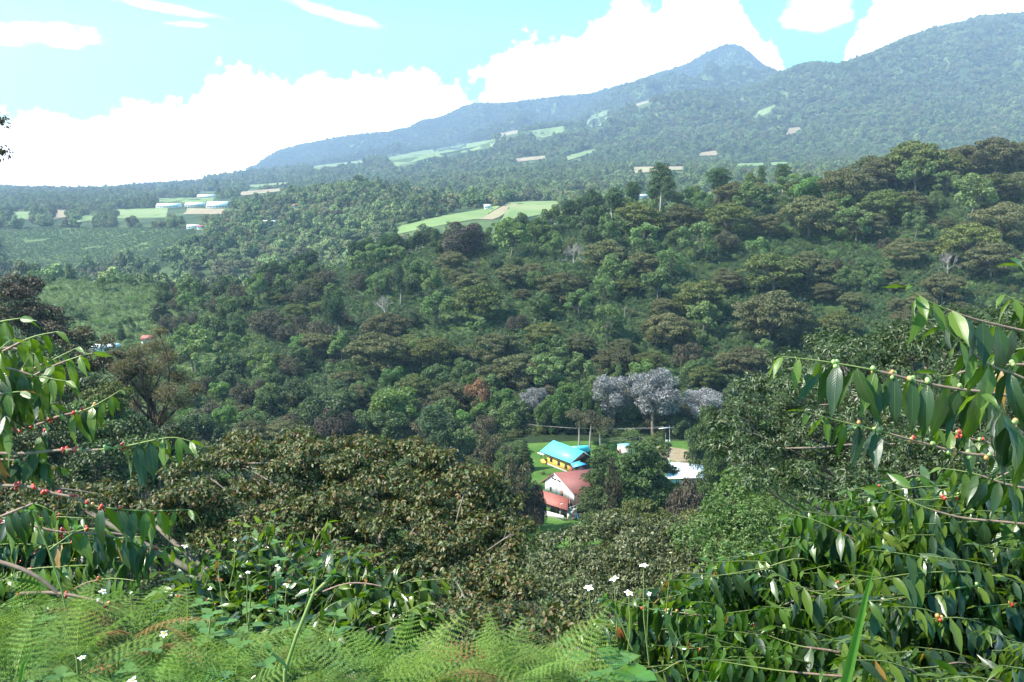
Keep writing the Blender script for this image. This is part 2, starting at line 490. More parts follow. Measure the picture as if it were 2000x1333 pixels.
# leaf colours
LM = {}
LM['umbrella'] = leaf_mat('umbrella_leaf', [(0, (0.055, 0.062, 0.023)), (.4, (0.089, 0.094, 0.036)), (.8, (0.123, 0.120, 0.048)), (1, (0.154, 0.126, 0.058))], .6, .25, .15)
LM['umbrella_green'] = leaf_mat('umbrella_green_leaf', [(0, (0.049, 0.072, 0.017)), (.5, (0.091, 0.111, 0.026)), (1, (0.140, 0.137, 0.038))], .6, .25, .15)
LM['pale'] = leaf_mat('pale_leaf', [(0, (0.075, 0.121, 0.037)), (.5, (0.118, 0.178, 0.058)), (1, (0.186, 0.241, 0.090))], .55, .3, .25)
LM['bright'] = leaf_mat('bright_leaf', [(0, (0.057, 0.110, 0.026)), (.5, (0.098, 0.166, 0.042)), (1, (0.149, 0.230, 0.060))], .5, .3, .3)
LM['dark'] = leaf_mat('dark_leaf', [(0, (0.026, 0.047, 0.015)), (.6, (0.051, 0.081, 0.022)), (1, (0.087, 0.115, 0.037))], .5, .35, .12)
LM['mid'] = leaf_mat('mid_leaf', [(0, (0.042, 0.075, 0.022)), (.6, (0.077, 0.124, 0.033)), (1, (0.126, 0.169, 0.054))], .5, .35, .2)
LM['pine'] = leaf_mat('pine_needle', [(0, (0.034, 0.062, 0.025)), (.6, (0.054, 0.094, 0.035)), (1, (0.088, 0.125, 0.046))], .6, .25, .1)
LM['cedar'] = leaf_mat('cedar_needle', [(0, (0.025, 0.048, 0.013)), (.6, (0.050, 0.083, 0.021)), (1, (0.106, 0.144, 0.037))], .6, .25, .1)
LM['purple'] = leaf_mat('purple_leaf', [(0, (0.041, 0.032, 0.024)), (.6, (0.072, 0.055, 0.042)), (1, (0.099, 0.089, 0.050))], .6, .25, .1)
LM['olive_dark'] = leaf_mat('brownish_dark_leaf', [(0, (0.042, 0.042, 0.022)), (.6, (0.077, 0.068, 0.036)), (1, (0.119, 0.104, 0.054))], .6, .25, .1)
LM['cypress'] = leaf_mat('cypress_leaf', [(0, (.035, .070, .016)), (.6, (.065, .115, .028)), (1, (.10, .155, .04))], .5, .25, .15)
LM['silver'] = leaf_mat('silver_leaf', [(0, (.08, .085, .065)), (.35, (.19, .185, .18)), (.75, (.30, .29, .30)), (1, (.44, .42, .43))], .6, .2, .1, tcol=(1, 1, 1))
LM['rust'] = leaf_mat('rust_leaf', [(0, (.13, .075, .032)), (.6, (.20, .115, .05)), (1, (.24, .16, .075))], .6, .2, .2, tcol=(1.3, 1, .7))
LM['coffee_far'] = leaf_mat('coffee_bush_leaf', [(0, (0.029, 0.061, 0.017)), (.6, (0.055, 0.101, 0.030)), (1, (0.095, 0.162, 0.047))], .42, .45, .12)
LM['coffee_light'] = leaf_mat('coffee_light_leaf', [(0, (0.081, 0.121, 0.036)), (.6, (0.149, 0.196, 0.061)), (1, (0.224, 0.265, 0.090))], .5, .4, .15)
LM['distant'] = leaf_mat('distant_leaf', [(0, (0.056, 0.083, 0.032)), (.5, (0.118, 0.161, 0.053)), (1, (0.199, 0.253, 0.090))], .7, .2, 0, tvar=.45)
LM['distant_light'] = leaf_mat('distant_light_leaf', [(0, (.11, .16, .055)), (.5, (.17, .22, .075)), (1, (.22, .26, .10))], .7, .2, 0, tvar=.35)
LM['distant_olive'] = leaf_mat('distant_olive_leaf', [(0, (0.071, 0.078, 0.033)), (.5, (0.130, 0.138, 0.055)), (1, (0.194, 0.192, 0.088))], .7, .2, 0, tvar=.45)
BARK = plain_mat('bark', (0.10, 0.08, 0.06), (0.20, 0.17, 0.14), 3, 0.9, 0.15, 0.5)
BARK_PALE = plain_mat('pale_bark', (0.30, 0.27, 0.22), (0.42, 0.38, 0.33), 3, 0.9, 0.15, 0.4)
BARK_GREY = plain_mat('grey_twig', (0.24, 0.20, 0.19), (0.34, 0.30, 0.29), 3, 0.9, 0.15, 0.3)


# ------------------------------------------------------------------ foliage builders
def nrm(a): return a / (np.linalg.norm(a, axis=-1, keepdims=True) + 1e-9)

def leaf_tris(P, D, N, L, Wd, fold=0.25, droop=0.0):
    """diamond leaves, two triangles each"""
    P = np.asarray(P); n = len(P)
    S = nrm(np.cross(N, D)); N = np.cross(D, S)
    L = np.broadcast_to(L, (n,))[:, None]; Wd = np.broadcast_to(Wd, (n,))[:, None]
    a = P; m = P + 0.45 * L * D
    l = m + 0.5 * Wd * S + fold * Wd * N; r = m - 0.5 * Wd * S + fold * Wd * N
    t = P + L * D - droop * L * np.array([0, 0, 1.0])
    V = np.stack([a, l, t, r], 1).reshape(-1, 3)
    i = np.arange(n)[:, None] * 4
    F = np.stack([i + [0, 1, 2], i + [0, 2, 3]], 1).reshape(-1, 3)
    return V, F

def lobe_leaves(lobes, per, L, W, up_bias=0.35, rnd=0.7, shell=(0.72, 1.05), drp=0.15, g=rng, hang=0.0):
    """leaves in the outer shell of every ellipsoid lobe (cx,cy,cz,rx,ry,rz)"""
    Ps, Ds, Ns = [], [], []
    for lb in lobes:
        c = np.array(lb[:3]); r = np.array(lb[3:6])
        k = max(6, int(per * (r[0] * r[1] + r[0] * r[2] + r[1] * r[2]) / 3))
        d = nrm(g.normal(size=(k, 3)) + [0, 0, up_bias])
        P = c + r * d * g.uniform(shell[0], shell[1], (k, 1))
        nn = nrm(nrm(d / r) + rnd * g.normal(size=(k, 3)) + [0, 0, 0.25])
        D = nrm(np.cross(nn, g.normal(size=(k, 3))) + d * 0.35 + [0, 0, -hang])
        Ps.append(P); Ds.append(D); Ns.append(nn)
    P = np.concatenate(Ps); D = np.concatenate(Ds); N = np.concatenate(Ns)
    s = g.uniform(.65, 1.35, len(P))
    return leaf_tris(P - D * L * 0.4, D, N, L * s, W * s, 0.2, drp)

def limb(mb, a, b, r0, r1, sides=5, bend=0.15, n=5, g=rng):
    a = np.array(a, float); b = np.array(b, float); t = np.linspace(0, 1, n)[:, None]
    ln = np.linalg.norm(b - a)
    off = g.normal(size=3) * ln * bend * np.array([1, 1, .3])
    P = a + (b - a) * t + off * (t * (1 - t)) * 2 + np.array([0, 0, 1.0]) * 0.0
    mb.tube(P, r0 + (r1 - r0) * t[:, 0], sides); return P

def trunk_with_limbs(h_fork, lobes, r=0.25, lean=0.3, sides=6, g=rng, sub=0, nmax=14, axial=False):
    mb = MB()
    top = np.array([g.normal() * lean, g.normal() * lean, h_fork])
    limb(mb, (0, 0, -1.5), top, r * 1.25, r * .8, sides, .05, 5, g)
    ls = sorted(lobes, key=lambda l: -l[3])[:nmax]
    for lb in ls:
        tgt = np.array(lb[:3]) - [0, 0, lb[5] * .35]
        s = top * g.uniform(.75, 1) if g.random() < .5 else top
        if axial: s = top * min(1.0, max(.05, (lb[2] - .05 * h_fork) / h_fork))
        Pm = limb(mb, s, tgt, r * .45, r * .10, 4, .12, 5, g)
        for q in range(sub):
            e = np.array(lb[:3]) + np.array(lb[3:6]) * g.normal(size=3) * .5
            limb(mb, Pm[3], e, r * .12, r * .04, 3, .15, 3, g)
    return mb

def lobes_umbrella(g, Rr=7.0, H=9.5, n=30):
    L = []
    for i in range(n):
        a = i * 2.39996 + g.uniform(-.3, .3); q = math.sqrt((i + .5) / n) * .88
        x, y = Rr * q * math.cos(a), Rr * q * math.sin(a)
        z = H - 0.42 * H * q ** 2.0 + g.uniform(-.9, .6)
        s = g.uniform(.22, .34) * Rr
        L.append((x, y, z, s, s * g.uniform(.8, 1.1), s * g.uniform(.25, .38)))
    for i in range(int(n * .8)):
        a = g.uniform(0, 6.28); q = g.uniform(.35, .98)
        x, y = Rr * q * math.cos(a), Rr * q * math.sin(a)
        s = g.uniform(.18, .27) * Rr
        L.append((x, y, H * g.uniform(.30, .62), s, s, s * .4))
    return L

def lobes_round(g, Rr=5.0, H=10.0, n=26, lo=.35, squash=.8, sm=.22):
    L = []; zc = H * (1 + lo) / 2; rz = H * (1 - lo) / 2
    for i in range(n):
        d = g.normal(size=3); d /= np.linalg.norm(d); q = g.uniform(.55, .9)
        s = g.uniform(sm, sm + .14) * Rr
        L.append((Rr * q * d[0], Rr * q * d[1], zc + rz * q * d[2], s, s, s * squash))
    L.append((0, 0, zc, Rr * .5, Rr * .5, rz * .6))
    return L

def lobes_open(g, Rr=5.0, H=10.0, n=16):
    L = []
    for i in range(n):
        a = g.uniform(0, 6.28); q = math.sqrt(g.uniform(0, 1)) * .9; s = g.uniform(.16, .3) * Rr
        L.append((Rr * q * math.cos(a), Rr * q * math.sin(a), H * (g.uniform(.5, 1.0) - .15 * q), s, s, s * .7))
    return L

def lobes_pine(g, Rr=2.4, H=15.0, lo=.35, n=24):
    L = []
    for i in range(n):
        f = (i + .5) / n; z = H * (lo + (1 - lo) * f)
        w = Rr * (0.25 + 1.1 * math.sin(math.pi * min(1, (1 - f) * .85 + .12))) * .75
        a = i * 2.4 + g.uniform(-.4, .4); q = g.uniform(.3, .75) * w
        s = g.uniform(.35, .55) * w + .25
        L.append((q * math.cos(a), q * math.sin(a), z, s, s, s * g.uniform(.6, .9)))
    return L

def lobes_conifer(g, Rr=3.2, H=12.0, lo=.05, rings=11):
    L = []
    for i in range(rings):
        f = i / rings; w = Rr * (1 - f) ** .8; z = H * (lo + (1 - lo) * f)
        k = max(3, int(7 * (1 - f) + 2))
        for j in range(k):
            a = j * 6.283 / k + g.uniform(-.3, .3) + i
            s = w * .42 + .25; q = w * g.uniform(.45, .7)
            L.append((q * math.cos(a), q * math.sin(a), z - .1 * q, s, s, s * .28 + .08))
    return L

def lobes_cedar(g, Rr=6.0, H=13.0, n=78):
    L = []
    for i in range(n):
        f = g.uniform(0, 1) ** .9; w = Rr * (1 - f * .85) ** .55
        a = g.uniform(0, 6.28); q = w * g.uniform(.35, .85); s = w * g.uniform(.24, .38) + .3
        L.append((q * math.cos(a), q * math.sin(a), H * (.06 + .92 * f), s, s * .9, s * .34))
    return L

def bare_twigs(g, Rr=5.0, H=9.0, depth=4, start=.25):
    mb = MB()
    def rec(p, d, ln, r, k):
        e = p + d * ln
        mid = (p + e) / 2 + g.normal(size=3) * ln * .08
        mb.tube([p, mid, e], [r, r * .85, r * .65], 4 if k > 1 else 3)
        if k == 0: return
        for _ in range(3 if k > 1 else 4):
            nd = nrm(d + g.normal(size=3) * .55 + np.array([0, 0, .12]))
            rec(e, nd, ln * g.uniform(.55, .8), r * .6, k - 1)
    p = np.array([0, 0, -1.0]); f = np.array([0, 0, H * start]); mb.tube([p, f], [.28, .2], 5)
    for _ in range(5):
        rec(f, nrm(g.normal(size=3) * .6 + np.array([0, 0, .9])), H * .24, .11, depth)
    return mb

KINDS = {}
def proto(kind, variants, nominal):
    """variants: list of (crown_mesh or None, trunk_mesh or None); nominal: crown width in metres"""
    KINDS[kind] = (variants, nominal)

def make_kind(kind, lobe_f, mat, per, L, W, nominal, nvar=3, fork=.4, H=10, r=.22, bark=None, **kw):
    vs = []
    for v in range(nvar):
        g = np.random.default_rng(hash_(kind) + v)
        lb = lobe_f(g)
        V, F = lobe_leaves(lb, per, L, W, g=g, **kw)
        cm = mk_mesh('crown', V, F, mat)
        tm = trunk_with_limbs(H * fork, lb, r, g=g, axial=kind in ('cedar', 'conifer', 'pine')).mesh('trunk', bark or BARK)
        vs.append((cm, tm))
    proto(kind, vs, nominal)

def hash_(s): return sum(ord(c) * (i + 7) for i, c in enumerate(s)) % 100000

make_kind('umbrella', lambda g: lobes_umbrella(g), LM['umbrella'], 150, .50, .28, 14, 4, .42, 9.5, .3, BARK, up_bias=.55, rnd=.5, drp=.2)
make_kind('umbrella_green', lambda g: lobes_umbrella(g, 6.6, 9.0, 27), LM['umbrella_green'], 150, .50, .28, 13, 3, .42, 9, .3, BARK, up_bias=.55, rnd=.5, drp=.2)
make_kind('pale', lambda g: lobes_open(g, 4.6, 10, 22), LM['pale'], 170, .5, .34, 9.2, 3, .42, 10, .2, BARK, rnd=.8)
make_kind('bright', lambda g: lobes_round(g, 5, 9, 26, .25), LM['bright'], 130, .5, .32, 11, 3, .3, 9, .22, BARK, rnd=.8)
make_kind('dark', lambda g: lobes_round(g, 4.6, 8.5, 26, .12), LM['dark'], 140, .45, .28, 10, 3, .25, 8.5, .22, BARK)
make_kind('mid', lambda g: lobes_round(g, 4.6, 9, 24, .2), LM['mid'], 130, .48, .3, 10, 4, .3, 9, .22, BARK, rnd=.8)
make_kind('pine', lambda g: lobes_pine(g), LM['pine'], 260, .55, .14, 4.8, 3, .9, 15, .2, BARK_PALE, rnd=.9, up_bias=.5, drp=-.1)
make_kind('conifer', lambda g: lobes_conifer(g), LM['cedar'], 260, .45, .16, 6.0, 2, .85, 12, .18, BARK, rnd=.6, drp=.3)
make_kind('cedar', lambda g: lobes_cedar(g), LM['cedar'], 210, .40, .17, 11, 3, .8, 13, .35, BARK, rnd=.5, up_bias=.5, drp=.15)
make_kind('cypress', lambda g: lobes_round(g, 3.4, 12, 40, .05, 1.5), LM['cypress'], 150, .42, .2, 7.4, 2, .3, 12, .25, BARK, rnd=.6, drp=-.3)
make_kind('silver', lambda g: lobes_round(g, 5.6, 15, 50, .25, .9, .15), LM['silver'], 150, .42, .15, 12, 2, .45, 15, .35, BARK, rnd=.9, drp=.2)
make_kind('purple', lambda g: lobes_round(g, 6.4, 9.5, 34, .1), LM['purple'], 100, .45, .28, 14, 2, .25, 9.5, .3, BARK)
make_kind('olive_dark', lambda g: lobes_round(g, 5, 8, 26, .12), LM['olive_dark'], 105, .42, .26, 11, 3, .25, 8, .2, BARK)
make_kind('rust', lambda g: lobes_round(g, 4.4, 10, 26, .25), LM['rust'], 110, .4, .22, 9.5, 1, .35, 10, .2, BARK_PALE)
vs = []
for v in range(2):
    g = np.random.default_rng(900 + v)
    vs.append((None, bare_twigs(g).mesh('trunk', BARK_GREY)))
proto('bare', vs, 9)
vs = []
for v in range(1):
    g = np.random.default_rng(950 + v)
    vs.append((None, bare_twigs(g, 3, 9, 1, .55).mesh('trunk', BARK_PALE)))
proto('dead', vs, 7)
# small bushes (one mesh)
def bush_mesh(name, mat, seed, Rr, H, per, L, W, n=9, squash=.9):
    g = np.random.default_rng(seed)
    lb = [(Rr * .45 * g.normal(), Rr * .45 * g.normal(), H * g.uniform(.2, .8), Rr * .5, Rr * .5, Rr * .45 * squash) for _ in range(n)]
    V, F = lobe_leaves(lb, per, L, W, g=g)
    return mk_mesh(name, V, F, mat)
COFFEE = [bush_mesh('coffee_bush', LM['coffee_far'], 20 + i, 1.05, 2.1, 120, .30, .17, 9) for i in range(4)] + \
         [bush_mesh('coffee_bush', LM['coffee_light'], 30 + i, 1.0, 1.9, 75, .34, .18, 8) for i in range(1)]
SHRUB = [bush_mesh('shrub', LM[k], 40 + i, 1.7, 2.6, 60, .36, .22, 10) for i, k in enumerate(['mid', 'dark', 'bright', 'olive_dark', 'umbrella_green', 'pale'])]
FARTREE = []
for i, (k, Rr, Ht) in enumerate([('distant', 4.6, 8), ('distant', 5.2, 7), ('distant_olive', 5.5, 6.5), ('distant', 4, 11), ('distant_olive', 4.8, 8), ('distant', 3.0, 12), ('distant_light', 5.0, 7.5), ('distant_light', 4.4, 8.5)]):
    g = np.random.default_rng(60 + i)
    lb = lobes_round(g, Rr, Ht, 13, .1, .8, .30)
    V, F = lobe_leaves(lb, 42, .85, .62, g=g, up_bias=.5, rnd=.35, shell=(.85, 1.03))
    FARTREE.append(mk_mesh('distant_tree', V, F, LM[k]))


def place_tree(kind, pos, width, label, cat='tree', group=None, name=None, rz=None, hs=1.0, variant=None, crown_mat=None):
    vs, nom = KINDS[kind]
    cm, tm = vs[random.randrange(len(vs)) if variant is None else variant]
    s = width / nom
    root = empty(name or 'shade_tree', pos, random.uniform(0, 6.28) if rz is None else rz)
    root.scale = (s, s, s * hs)
    tag(root, label, cat, group)
    if cm is not None: obj('crown', cm, root)
    if tm is not None: obj('trunk', tm, root)
    return root


# ------------------------------------------------------------------ scatter (only for growth nobody could count)
def scatter(name, P, rot, scl, idx, meshes, label, cat):
    coll = bpy.data.collections.new(name + '_kinds')
    for k, me in enumerate(meshes):
        o = bpy.data.objects.new('%s_kind_%02d' % (name, k), me); coll.objects.link(o)
    me = bpy.data.meshes.new(name); n = len(P)
    me.vertices.add(n); me.vertices.foreach_set('co', np.asarray(P, np.float32).ravel())
    a = me.attributes.new('turn', 'FLOAT_VECTOR', 'POINT'); a.data.foreach_set('vector', np.asarray(rot, np.float32).ravel())
    a = me.attributes.new('size', 'FLOAT_VECTOR', 'POINT'); a.data.foreach_set('vector', np.asarray(scl, np.float32).ravel())
    a = me.attributes.new('pick', 'INT', 'POINT'); a.data.foreach_set('value', np.asarray(idx, np.int32))
    o = obj(name, me)
    ng = bpy.data.node_groups.new(name, 'GeometryNodeTree')
    ng.interface.new_socket('Geometry', in_out='INPUT', socket_type='NodeSocketGeometry')
    ng.interface.new_socket('Geometry', in_out='OUTPUT', socket_type='NodeSocketGeometry')
    N = ng.nodes; Lk = ng.links
    gi = N.new('NodeGroupInput'); go = N.new('NodeGroupOutput')
    ci = N.new('GeometryNodeCollectionInfo'); ci.inputs['Collection'].default_value = coll
    ci.inputs['Separate Children'].default_value = True; ci.inputs['Reset Children'].default_value = True
    ip = N.new('GeometryNodeInstanceOnPoints'); ip.inputs['Pick Instance'].default_value = True
    def attr(nm, ty):
        q = N.new('GeometryNodeInputNamedAttribute'); q.data_type = ty; q.inputs['Name'].default_value = nm; return q.outputs[0]
    Lk.new(gi.outputs[0], ip.inputs['Points']); Lk.new(ci.outputs[0], ip.inputs['Instance'])
    Lk.new(attr('pick', 'INT'), ip.inputs['Instance Index'])
    Lk.new(attr('turn', 'FLOAT_VECTOR'), ip.inputs['Rotation'])
    Lk.new(attr('size', 'FLOAT_VECTOR'), ip.inputs['Scale'])
    Lk.new(ip.outputs[0], go.inputs[0])
    md = o.modifiers.new('scatter', 'NODES'); md.node_group = ng
    tag(o, label, cat, None, 'stuff')
    return o


# ------------------------------------------------------------------ ground, mountains, fields
def grid_mesh(name, jr, mat):
    js = np.arange(*jr); nj = len(js)
    V = np.stack([XG[:, js], YY[:, js], H[:, js]], -1).reshape(-1, 3)
    i = np.arange(NC - 1)[:, None]; j = np.arange(nj - 1)[None, :]
    a = (i * nj + j).ravel(); F = np.stack([a, a + nj, a + nj + 1, a + 1], 1)
    return mk_mesh(name, V, F, mat, True)

JS = int(np.argmax(YG > 620)); JM = int(np.argmax(YG > 3300))
tag(obj('ground', grid_mesh('ground', (0, JS + 1), G_SLOPE)), 'dark undergrowth covered valley sides and hillside', None, None, 'structure')
tag(obj('plateau', grid_mesh('plateau', (JS, JM + 1), G_FAR)), 'wooded plateau beyond the near ridge', None, None, 'structure')
tag(obj('mountain', grid_mesh('mountain', (JM, NY), G_FAR)), 'hazy blue volcano slopes under the clouds', None, None, 'structure')

PATCHES = []   # (polygon in photo px) kept free of trees
def inpoly(px, py, poly):
    px = np.asarray(px); py = np.asarray(py); c = np.zeros(px.shape, bool); n = len(poly)
    for i in range(n):
        x0, y0 = poly[i]; x1, y1 = poly[(i + 1) % n]
        if y0 == y1: continue
        hit = ((y0 > py) != (y1 > py)) & (px < (x1 - x0) * (py - y0) / (y1 - y0) + x0)
        c ^= hit
    return c

def patch(name, topl, botl, mat, label, off=0.25, n=28, m=10, ymin=0, kind='structure', clear=True):
    """a field draped over the terrain between two edge lines given where the photograph shows them"""
    def samp(l):
        l = np.array(l, float); d = np.r_[0, np.cumsum(np.hypot(*np.diff(l, axis=0).T))]; u = np.linspace(0, d[-1], n)
        return np.stack([np.interp(u, d, l[:, 0]), np.interp(u, d, l[:, 1])], 1)
    T = samp(topl); B = samp(botl)
    A = [cast(*p, ymin=ymin) for p in T]; C = [cast(*p, ymin=ymin) for p in B]
    V = []
    for a, b in zip(A, C):
        if a is None or b is None: return None
        for q in range(m):
            p = a.lerp(b, q / (m - 1)); V.append((p.x, p.y, float(hgt(p.x, p.y)) + off))
    F = [[i * m + j, i * m + j + 1, (i + 1) * m + j + 1, (i + 1) * m + j] for i in range(n - 1) for j in range(m - 1)]
    o = obj(name, mk_mesh(name, V, F, mat, True))
    tag(o, label, None, None, kind)
    if clear: PATCHES.append((list(map(tuple, T)) + list(map(tuple, B[::-1])), min(v[1] for v in V), max(v[1] for v in V)))
    return o

FL = [
 ('field', [(784, 442), (862, 423), (952, 408), (994, 395)], [(763, 461), (862, 441), (922, 430), (945, 428)], M_FIELD, 'green pasture behind the pines on the ridge', 650),
 ('field', [(994, 396), (1040, 394), (1091, 393)], [(975, 436), (1042, 423), (1098, 412)], M_FIELD, 'green pasture beside the brown strip on the spur', 650),
 ('field', [(990, 398), (1012, 402)], [(937, 429), (962, 430)], M_TILLED, 'brown ploughed strip between two pastures', 650),
 ('field', [(220, 410), (328, 407)], [(228, 427), (324, 426)], M_FIELD, 'green field in front of the greenhouses', 900),
 ('field', [(296, 388), (420, 386)], [(318, 396), (416, 397)], M_FIELD, 'pale green field behind the greenhouses', 900),
 ('field', [(366, 407), (440, 409)], [(358, 419), (436, 419)], M_TILLED, 'tan field below the greenhouses', 900),
 ('field', [(10, 415), (64, 414)], [(36, 429), (60, 429)], M_FIELD, 'green field at the left edge of the plateau', 900),
 ('field', [(100, 411), (138, 410)], [(104, 430), (132, 424)], M_TILLED, 'tan field among trees on the left plateau', 900),
 ('field', [(150, 424), (188, 418)], [(150, 435), (182, 430)], M_FIELD, 'small green field between the tree rows', 900),
 ('field', [(460, 365), (564, 357)], [(500, 368), (564, 362)], M_FIELD, 'far pale field below the mountain foot', 1500),
 ('field', [(456, 378), (552, 369)], [(476, 384), (552, 375)], M_TILLED, 'far yellowish field below the mountain foot', 1500),
 ('mountain_field', [(752, 310), (830, 294), (890, 285), (967, 273)], [(772, 328), (830, 318), (880, 305), (965, 288)], M_FIELD, 'long light green field on the mountain foot', 1800),
 ('mountain_field', [(972, 262), (1015, 254)], [(978, 271), (1014, 267)], M_TILLED, 'tan field on the shoulder of the mountain', 1800),
 ('mountain_field', [(600, 327), (715, 313)], [(612, 334), (712, 319)], M_FIELD, 'narrow green field at the foot of the long ridge', 1800),
 ('mountain_field', [(1152, 228), (1192, 214)], [(1138, 252), (1180, 247)], M_FIELD, 'small green field high on the mountain slope', 1800),
 ('mountain_field', [(1238, 205), (1272, 195)], [(1248, 215), (1272, 209)], M_TILLED, 'tan field under the long ridge', 1800),
 ('mountain_field', [(1480, 219), (1528, 201)], [(1466, 235), (1502, 222)], M_FIELD, 'slanting pale clearing below the peak', 1800),
 ('mountain_field', [(1540, 252), (1572, 249)], [(1529, 270), (1557, 259)], M_TILLED, 'pinkish clearing on the mountain side', 1800),
 ('mountain_field', [(1362, 301), (1400, 295)], [(1362, 306), (1402, 305)], M_TILLED, 'bare patch above the skyline pines', 1800),
 ('mountain_field', [(1232, 328), (1345, 327)], [(1240, 341), (1342, 333)], M_TILLED, 'tan field behind the tallest ridge pines', 1500),
 ('mountain_field', [(1010, 260), (1100, 248)], [(1060, 271), (1106, 259)], M_FIELD, 'green field on the mountain shoulder', 1800),
 ('mountain_field', [(1100, 308), (1160, 292)], [(1110, 315), (1166, 297)], M_FIELD, 'strip of pasture on the lower mountain', 1800),
 ('field', [(860, 374), (930, 373)], [(870, 381), (930, 379)], M_FIELD, 'light green field behind the wooded hill', 1200),
 ('field', [(1000, 312), (1070, 305)], [(1010, 318), (1072, 311)], M_TILLED, 'pale strip on the lower mountain slope', 1500),
 ('mountain_field', [(1430, 322), (1540, 318)], [(1436, 328), (1540, 324)], M_FIELD, 'terraced green strip behind the ridge', 1500),
]
for nm, a, b, mt, lb, ym in FL:
    patch(nm, a, b, mt, lb, off=0.5 if ym < 1500 else 2.5, ymin=ym)
patch('coffee_field', [(0, 449), (120, 446), (250, 446), (385, 448)], [(0, 512), (120, 522), (220, 505), (330, 476)], M_COFFEEFIELD, 'green coffee plantation on the plateau edge', 0.4, 40, 16, 760)
patch('hillside_meadow', [(90, 556), (180, 545), (260, 540), (330, 556), (420, 575)], [(60, 700), (150, 720), (260, 760), (400, 770), (440, 660)], M_COFFEEFIELD, 'light green coffee slope on the left hill', 0.45, 90, 60, 230, clear=False)
patch('path', [(296, 549), (330, 560), (372, 577)], [(290, 551), (326, 564), (366, 581)], M_FIELD, 'pale grass track down the left hill', 0.2, 12, 3, 200)
# ground around the houses
patch('lawn', [(1012, 868), (1120, 862), (1230, 862), (1350, 862)], [(1000, 1075), (1100, 1070), (1200, 1060), (1350, 1020)], M_LAWN, 'bright green lawn round the houses', 0.06, 30, 30, 120)
patch('dirt_road', [(1268, 872), (1310, 874), (1345, 880)], [(1280, 896), (1312, 900), (1345, 912)], M_DIRT, 'bare brown earth road beside the white pole', 0.10, 10, 6, 120, clear=False)
patch('dirt_road', [(884, 824), (905, 828), (945, 834)], [(888, 832), (906, 836), (940, 842)], M_DIRT, 'pinkish dirt track at the foot of the far hillside', 0.15, 10, 4, 200)

for x0_, y0_, x1_, y1_ in [(305, 390, 456, 412), (384, 374, 426, 392), (514, 436, 548, 447), (566, 401, 586, 413), (364, 440, 406, 454), (1236, 378, 1268, 394), (940, 400, 964, 412)]:
    pa, pb_ = cast((x0_ + x1_) / 2, y1_ + 4, 400), cast((x0_ + x1_) / 2, y0_ - 2, 400)
    PATCHES.append(([(x0_, y0_), (x1_, y0_), (x1_, y1_), (x0_, y1_)], pa.y, pb_.y if pb_ else 4000))
def blocked(x, y, z, pad=0):
    px, py = proj(x, y, z); px3, py3 = proj(x, y, z + 14)
    px2, py2 = proj(x, y, z + 7)
    b = np.zeros(px.shape, bool)
    for poly, y0, y1 in PATCHES:
        b |= (inpoly(px, py, poly) | ((y > 620) & (inpoly(px2, py2, poly) | inpoly(px3, py3, poly)))) & (y > y0 * .93 - 5 - (y > 620) * y0 * .10) & (y < y1 * 1.07 + 5)
    return b

# ------------------------------------------------------------------ far woods
def rand_area(n, y0, y1, c0=-120, c1=2120, g=rng):
    y = np.sqrt(g.uniform((y0 + 10) ** 2, (y1 + 10) ** 2, n)) - 10
    c = g.uniform(c0, c1, n); x = (c - 1000) / 1975 * (y + 10)
    return x, y, c

def far_woods(name, n, y0, y1, s0, s1, label, gap=0.12, c0=-120):
    x, y, c = rand_area(n, y0, y1, c0)
    z = hgt(x, y)
    k = ~blocked(x, y, z)
    k &= (fbm(x / 130, y / 130, 3) + rng.uniform(-.3, .3, n)) > -0.45 + gap
    px, py = proj(x, y, z)
    # the coffee plantation on the plateau keeps only a few shade trees
    x, y, z = x[k], y[k], z[k]; m = len(x)
    rot = np.zeros((m, 3)); rot[:, 2] = rng.uniform(0, 6.28, m)
    s = s0 + (s1 - s0) * rng.random(m) ** 1.8; scl = np.stack([s, s, s * rng.uniform(.8, 1.25, m)], 1)
    big = fbm(x / 200 + 9, y / 200, 2)
    idx = np.where(big + rng.uniform(-.5, .5, m) > .15, rng.choice([2, 4, 0], m), rng.choice([0, 1, 3, 5], m))
    lightp = fbm(x / np.interp(y, [0, 3000, 9000], [110, 160, 420]) - 5, y / np.interp(y, [0, 3000, 9000], [110, 160, 700]) + 2, 3) + rng.uniform(-.35, .35, m)
    idx = np.where(lightp > .22, rng.choice([6, 7, 4], m), idx)
    return scatter(name, np.stack([x, y, z - .5], 1), rot, scl, idx, FARTREE, label, 'forest')

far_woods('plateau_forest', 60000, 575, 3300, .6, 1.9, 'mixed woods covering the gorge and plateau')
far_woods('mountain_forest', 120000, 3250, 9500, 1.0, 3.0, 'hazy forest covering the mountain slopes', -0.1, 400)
far_woods('horizon_forest', 9000, 3250, 7000, 1.1, 2.0, 'low woods along the left horizon', -0.1)


